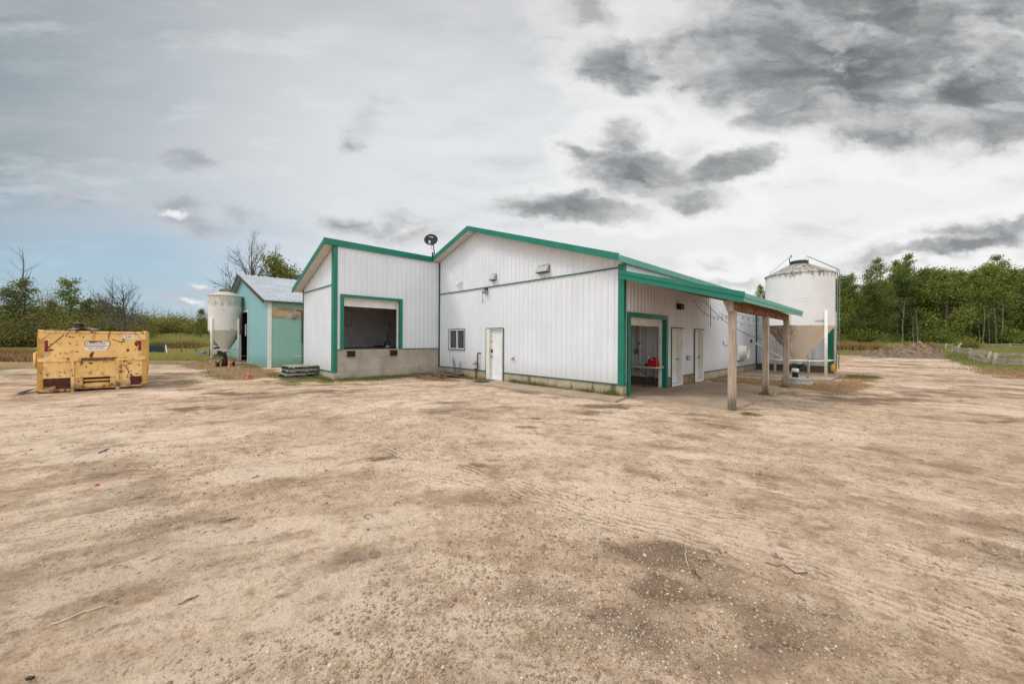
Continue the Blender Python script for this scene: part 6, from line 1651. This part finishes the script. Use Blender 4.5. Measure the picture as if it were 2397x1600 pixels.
for k in range(22):
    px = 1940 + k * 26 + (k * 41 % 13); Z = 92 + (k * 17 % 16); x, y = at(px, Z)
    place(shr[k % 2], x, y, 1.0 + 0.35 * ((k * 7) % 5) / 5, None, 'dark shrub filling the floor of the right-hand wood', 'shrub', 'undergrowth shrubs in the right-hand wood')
shf = bush('shrub', 210, 3.6, 2.4, 3600, 0.3, M_leaf)
for k, px in enumerate((1958, 1990, 2022, 2050, 2090, 2160, 2190, 2232, 2262, 2350, 2380, 2420)):
    x, y = at(px, 82.5 + k % 3); place(shf, x, y, 0.75 + 0.5 * ((k * 3) % 4) / 4, None, 'green leafy shrub along the foot of the right-hand wood', 'shrub', 'leafy shrubs along the foot of the wood')
# bare pale leaning stems at the wood edge
dstem = [make_tree('bare_tree', 160 + k, 9, 0.08, 0.5, 9, 1.6, 40, 0, 0.3, M_leaf, M_aspenbark, 0.07, 1, 'vase') for k in range(2)]
for k, (px, top, Z) in enumerate(((2302, 712, 80), (2335, 715, 81), (2292, 745, 80), (2318, 730, 82), (2345, 700, 82), (2150, 720, 80), (2138, 735, 81), (2110, 700, 82))):
    x, y = at(px, Z); want = zof(px, top, Z) - gz(x, y)
    place(dstem[k % 2], x, y, want / 9.2, None, 'pale bare stem at the edge of the right-hand wood', 'tree', 'pale bare stems at the edge of the wood')
gb = bush('shrub', 230, 1.9, 1.1, 2600, 0.2, M_leafy)
q = at(2265, 70); place(gb, q[0], q[1], 1.25, None, 'yellow-green bush at the fence corner before the far rail fence', 'shrub')
q = at(2060, 62); place(gb, q[0], q[1], 1.0, None, 'pale green bush behind the left end of the dirt pile', 'shrub')
q = at(2110, 66); place(gb, q[0], q[1], 0.9, None, 'small bush behind the middle of the dirt pile', 'shrub')

# left side: mixed bush line
mixl = [make_tree('bushy_tree', 300 + k, 8.5, 0.13, 0.12, 24, 1.9, 38, 3000, 0.21, (M_leaf, M_leafd, M_leafo)[k], M_bark, 0.05, 1, 'round', 0.7, 0.85) for k in range(3)]
lb = [bush('shrub', 320 + k, 4.6, 3.4, 7500, 0.26, (M_leafd, M_leafo, M_leafy)[k]) for k in range(3)]
bare = [make_tree('bare_tree', 340 + k, 9, 0.1, 0.22, 26, 2.0, 52, 0, 0.2, M_leaf, (M_deadbark, M_bark, M_aspenbark)[k], 0.05, 1, 'vase') for k in range(3)]
bareoak = make_tree('bare_tree', 350, 7.5, 0.2, 0.25, 34, 3.0, 42, 0, 0.2, M_leaf, M_deadbark, 0.03, 2, 'vase')
def pl_at(proto, px, top, Z, H0, lab, cat_='tree', group=None, rz=None):
    x, y = at(px, Z); want = zof(px, top, Z) - gz(x, y); return place(proto, x, y, want / H0, rz, lab, cat_, group)
for k, (px, top, Z) in enumerate(((-20, 735, 50), (30, 758, 50), (75, 732, 51), (120, 755, 52), (165, 738, 53), (200, 760, 54), (245, 732, 55), (280, 756, 56), (325, 752, 60), (150, 708, 60), (235, 705, 62), (100, 702, 62), (60, 712, 60), (350, 728, 70), (398, 735, 76))):
    pl_at(lb[2] if k % 2 else lb[1], px, top, Z, 4.9, 'yellow-green bush before the thicket behind the dumpster', 'shrub', 'yellow-green bushes behind the dumpster')
for k, (px, top) in enumerate(((75, 690), (84, 700), (98, 684), (116, 690), (130, 694), (144, 700), (198, 694), (212, 688), (232, 690), (246, 696), (306, 700), (318, 706))):
    pl_at(bare[(k + 1) % 3], px, top, 62, 9.3, 'thin leafless stem rising from the thicket behind the dumpster', 'tree', 'thin leafless stems in the thicket behind the dumpster')
# dense dark shrubs at the left edge
for k, (px, top, Z) in enumerate(((-90, 705, 54), (-40, 718, 55), (5, 720, 54), (50, 728, 55), (95, 732, 56), (140, 735, 57), (185, 732, 58), (228, 738, 60), (262, 742, 62))):
    pl_at(lb[0] if k % 3 else lb[1], px, top, Z, 4.9, 'dark green shrub in the thicket behind the dumpster', 'shrub', 'shrubs in the thicket behind the dumpster')
for k, (px, top, Z) in enumerate(((300, 738, 66), (338, 742, 70), (372, 742, 72), (405, 746, 74), (440, 740, 72), (470, 735, 70), (500, 740, 72), (320, 735, 78), (360, 738, 80), (425, 738, 82), (275, 728, 70))):
    pl_at(lb[(k * 2 + 1) % 3], px, top, Z, 4.9, 'olive shrub along the far side of the left-hand field', 'shrub', 'shrubs along the far side of the left field')
pl_at(mixl[1], 470, 722, 64, 8.8, 'round dark green tree just left of the older bin')
pl_at(mixl[1], 20, 672, 52, 8.8, 'dense green tree at the far left edge under the dead tree')
pl_at(mixl[0], -45, 665, 53, 8.8, 'green tree cut by the left edge of the view')
pl_at(mixl[0], 62, 652, 53, 8.8, 'leafy tree wrapped round the foot of the tall dead tree')
pl_at(mixl[0], 165, 652, 55, 8.8, 'leafy green tree directly behind the dumpster')
pl_at(mixl[1], 208, 698, 56, 8.8, 'lower leafy tree right of the tree behind the dumpster')
pl_at(mixl[2], 118, 700, 58, 8.8, 'small olive tree among the bare stems behind the dumpster'); pl_at(mixl[2], 235, 698, 61, 8.8, 'olive tree left of the leaning bare tree')
pl_at(mixl[0], 272, 716, 62, 8.8, 'low leafy tree under the dark spreading leafless tree')
pl_at(mixl[2], 250, 712, 60, 8.8, 'olive tree behind the right end of the dumpster')
pl_at(bare[0], 52, 578, 52, 9.3, 'tallest dead tree at the left edge, bare above the leaves')
pl_at(bare[1], 92, 668, 58, 9.3, 'bare thin tree, left of the row of bare stems behind the dumpster', 'tree'); pl_at(bare[2], 108, 660, 59, 9.3, 'bare thin tree, second in the row of bare stems behind the dumpster'); pl_at(bare[1], 124, 664, 60, 9.3, 'bare thin tree, third in the row of bare stems behind the dumpster')
pl_at(bare[2], 137, 672, 60, 9.3, 'bare thin tree touching the leafy tree behind the dumpster'); pl_at(bare[1], 220, 668, 60, 9.3, 'bare grey tree between the two leafy trees and the leaning one')
pl_at(bare[0], 262, 642, 58, 9.3, 'leaning bare tree right of the leafy trees'); pl_at(bareoak, 289, 672, 50, 7.8, 'dark spreading leafless tree with a thick trunk right of the dumpster')
for k, (px, top, Z) in enumerate(((345, 716, 74), (362, 712, 75), (378, 715, 76), (394, 718, 77), (430, 722, 80), (448, 720, 81), (332, 705, 72))):
    pl_at(bare[k % 3], px, top, Z, 9.3, 'small far bare tree above the olive shrubs of the left field', 'tree', 'small bare trees beyond the left field')
# behind the barn
o = pl_at(bareoak, 588, 572, 46, 7.8, 'big leafless tree rising behind the teal barn roof', rz=1.0); o.scale = (o.scale[0] * 0.68, o.scale[1] * 0.68, o.scale[2])
tb = make_tree('leafy_tree', 360, 12, 0.16, 0.35, 26, 2.3, 45, 3300, 0.22, M_leaf, M_bark, 0.03, 1, 'round', 0.75, 0.85, 0.12)
pl_at(tb, 642, 566, 47, 12.2, 'sparse leafy tree with bare top twigs behind the teal barn roof'); pl_at(tb, 690, 612, 48, 12.2, 'smaller leafy tree next to the white roof behind the barn', 'tree', None, 2.0)
pl_at(mixl[0], 668, 622, 50, 8.8, 'green bushy crown showing just above the barn roof')
pl_at(aspt[0], 1783, 668, 75, 22.6, 'leafy tree top showing between the canopy roof and the large bin'); pl_at(bare[2], 1768, 700, 70, 9.3, 'thin bare tree top over the canopy roof by the large bin')

# grasses -----------------------------------------------------------------
def grass(name, x, y, h, w, m, label, lean=0.35, hvar=0.4):
    n = len(x); z = coarse_h(x, y) - 0.01
    hh = h * rng.uniform(1 - hvar, 1 + hvar, n); a = rng.uniform(0, 6.28, n); l_ = lean * rng.normal(0, 1, n) * hh; b_ = rng.uniform(0, 6.28, n)
    wx, wy = np.cos(a) * w * 0.5 * rng.uniform(.6, 1.4, n), np.sin(a) * w * 0.5
    tx, ty = np.cos(b_) * l_, np.sin(b_) * l_
    v0 = np.stack([x - wx, y - wy, z], 1); v1 = np.stack([x + wx, y + wy, z], 1)
    v2 = np.stack([x + wx * .7 + tx * .4, y + wy * .7 + ty * .4, z + hh * .6], 1); v3 = np.stack([x - wx * .7 + tx * .4, y - wy * .7 + ty * .4, z + hh * .6], 1); v4 = np.stack([x + tx, y + ty, z + hh], 1)
    V = np.stack([v0, v1, v2, v3, v4], 1).reshape(-1, 3); base = np.arange(n) * 5
    Fq = np.stack([np.stack([base, base + 1, base + 2], 1), np.stack([base, base + 2, base + 3], 1), np.stack([base + 3, base + 2, base + 4], 1)], 1).reshape(-1, 3)
    o = link(name, fast_mesh(name, V, Fq), m); tag(o, label, 'grass', None, 'stuff'); return o


M_gg = island_mat('green_grass', [(0.08, 0.12, 0.025), (0.16, 0.19, 0.04), (0.24, 0.23, 0.065), (0.34, 0.28, 0.11), (0.11, 0.155, 0.03)], 0.8, 0.3, big=(0.9, (0.36, 0.27, 0.12), 0.7))
M_gf = island_mat('field_grass', [(0.25, 0.26, 0.07), (0.38, 0.36, 0.11), (0.52, 0.43, 0.17), (0.58, 0.46, 0.22), (0.3, 0.31, 0.08)], 0.85, 0.3, big=(0.13, (0.33, 0.34, 0.09), 0.7))
M_gfr = island_mat('pasture_grass', [(0.1, 0.18, 0.035), (0.16, 0.25, 0.05), (0.28, 0.29, 0.08), (0.38, 0.33, 0.12), (0.12, 0.2, 0.04)], 0.85, 0.3, big=(0.15, (0.38, 0.32, 0.13), 0.7))
M_gd = island_mat('dry_brown_weed', [(0.2, 0.095, 0.035), (0.34, 0.18, 0.065), (0.46, 0.28, 0.12), (0.15, 0.07, 0.028), (0.54, 0.38, 0.18)], 0.85, 0.1)
M_gs = island_mat('straw', [(0.2, 0.11, 0.05), (0.38, 0.25, 0.13), (0.5, 0.36, 0.2), (0.3, 0.18, 0.085), (0.14, 0.08, 0.04)], 0.85)


def scat(n, x0, x1, y0, y1, ch, thr):
    x = rng.uniform(x0, x1, n); y = rng.uniform(y0, y1, n); a = attrs(x, y)[ch]
    k = (a + rng.normal(0, 0.18, n) > thr) & ((flatmask(x, y) > 0.75))
    return x[k], y[k]
x1_, y1_ = scat(26000, -26.5, -7.5, -10, -2.2, 3, 0.55)
grass('short_grass', x1_, y1_, 0.07, 0.014, M_gg, 'short green-yellow grass tufts along the dock wing and in front of the teal barn')
xs_, ys_ = scat(34000, -29, -7, -9.6, -0.3, 1, 0.5)
grass('straw_litter', xs_, ys_, 0.05, 0.013, M_gs, 'trampled orange-brown straw in front of the teal barn and wall corner', 1.4)
xs_, ys_ = scat(22000, 0.1, 6, 5.5, 17, 1, 0.5)
grass('straw_litter', xs_[::2], ys_[::2], 0.055, 0.012, M_gd, 'dead brown weeds around the well cover and the large bin slab', 1.0)
xs_, ys_ = scat(9000, 3.2, 6.5, 12.5, 17, 3, 0.5)
grass('short_grass', xs_, ys_, 0.1, 0.016, M_gg, 'green tuft of grass beside the large bin slab')
xs_, ys_ = rng.normal(3.33, 0.09, 250), rng.normal(-0.13, 0.06, 250)
grass('short_grass', xs_, ys_, 0.05, 0.012, M_gg, 'tiny green tuft in front of the nearest canopy post', 0.6)
xs_, ys_ = scat(40000, 7.5, 20, 19, 34, 1, 0.45)
grass('straw_litter', xs_, ys_, 0.07, 0.02, M_gs, 'dry straw strewn before the plank fence at right', 1.2)
# foundation weeds on the front wall
wx_ = np.concatenate([rng.normal(c_, s_, n_) for c_, s_, n_ in ((-4.6, 0.12, 260), (-4.1, 0.25, 260), (-3.55, 0.1, 330), (-3.1, 0.3, 300), (-1.2, 0.22, 240), (-0.35, 0.16, 420), (-2.2, 0.5, 160))])
grass('foundation_weeds', wx_, rng.uniform(-0.14, -0.03, len(wx_)), 0.12, 0.016, M_gg, 'low green weeds and moss growing along the foundation of the front wall', 0.5, 0.8)
xs_ = np.concatenate([rng.uniform(-14.3, -10.0, 900), np.full(900, -9.93) + rng.uniform(0, 0.12, 900), rng.normal(2.85, 0.12, 160), rng.normal(2.85, 0.12, 160)]); ys_ = np.concatenate([-4.97 - rng.uniform(0, 0.16, 900), rng.uniform(-4.9, -0.6, 900), rng.normal(6.65, 0.1, 160), rng.normal(3.6, 0.1, 160)])
grass('foundation_weeds', xs_, ys_, 0.1, 0.016, M_gg, 'low weeds along the foot of the dock wing and the canopy posts', 0.5, 0.8)
xs_ = rng.uniform(-10.0, -6.0, 2200); ys_ = rng.uniform(-0.5, -0.05, 2200)
grass('dead_leaves', xs_, ys_, 0.06, 0.03, M_gd, 'dead brown leaves and weeds by the lumber heap', 1.5)
# left field, blades widen with distance so the field stays covered
def field(name, n, pxs, Zs, h, w, m, label, thr=None, ch=3, lean=0.4):
    px = rng.uniform(pxs[0], pxs[1], n); u_ = rng.random(n); Z = Zs[0] * (Zs[1] / Zs[0]) ** u_
    X = (px - PX0) / F * Z; x = CU + RT[0] * X + FW[0] * Z; y = CV + RT[1] * X + FW[1] * Z
    k = flatmask(x, y) > 0.9
    if thr is not None: k &= attrs(x, y)[ch] + rng.normal(0, 0.15, n) > thr
    hh = h * (0.5 + 1.0 * fbm(x, y, 0.22, 3)) if np.isscalar(h) else h
    x, y, hh, Z = x[k], y[k], hh[k], Z[k]
    return grass(name, x, y, hh, w * (0.4 + Z / 40), m, label, lean)
field('field_grass', 75000, (-160, 600), (27, 85), 0.26, 0.04, M_gf, 'rough yellow-green grass of the field left of the barn', 0.35, 1)
field('tall_weeds', 26000, (300, 560), (54, 74), 0.75, 0.05, M_gf, 'taller weeds along the far side of the left field')
field('tall_weeds', 5000, (335, 470), (50, 58), 0.6, 0.05, M_gd, 'rust-brown weeds in the middle of the left field', None, 3, 0.4)
field('tall_weeds', 9000, (-60, 48), (27, 33), 0.55, 0.03, M_gd, 'rust-brown tall weeds at the left edge of the yard', None, 3, 0.5)
field('tall_weeds', 5000, (-60, 80), (25, 29), 0.35, 0.03, M_gs, 'pale dry grass at the left edge of the yard', None, 3, 0.5)
field('tall_weeds', 5000, (35, 90), (29, 34), 0.45, 0.035, M_gg, 'green weeds left of the dumpster', None, 3, 0.5)
field('pasture_grass', 60000, (1925, 2560), (38, 84), 0.35, 0.04, M_gfr, 'green pasture grass beyond the yard at right', 0.4, 3)
field('pasture_grass', 26000, (2190, 2560), (22, 46), 0.22, 0.03, M_gfr, 'lush green grass around the plank fences', 0.45, 3)
field('tall_weeds', 16000, (1935, 2062), (58, 68), 1.05, 0.05, M_gd, 'tall rust-brown weeds right of the large bin', None, 3, 0.3)
field('tall_weeds', 9000, (2050, 2160), (60, 68), 0.9, 0.05, M_gf, 'tall yellow-green weeds behind the dirt pile', None, 3, 0.35)
field('tall_weeds', 4000, (2125, 2185), (60, 66), 1.35, 0.05, M_gd, 'brown weeds showing over the top of the dirt pile', None, 3, 0.35)
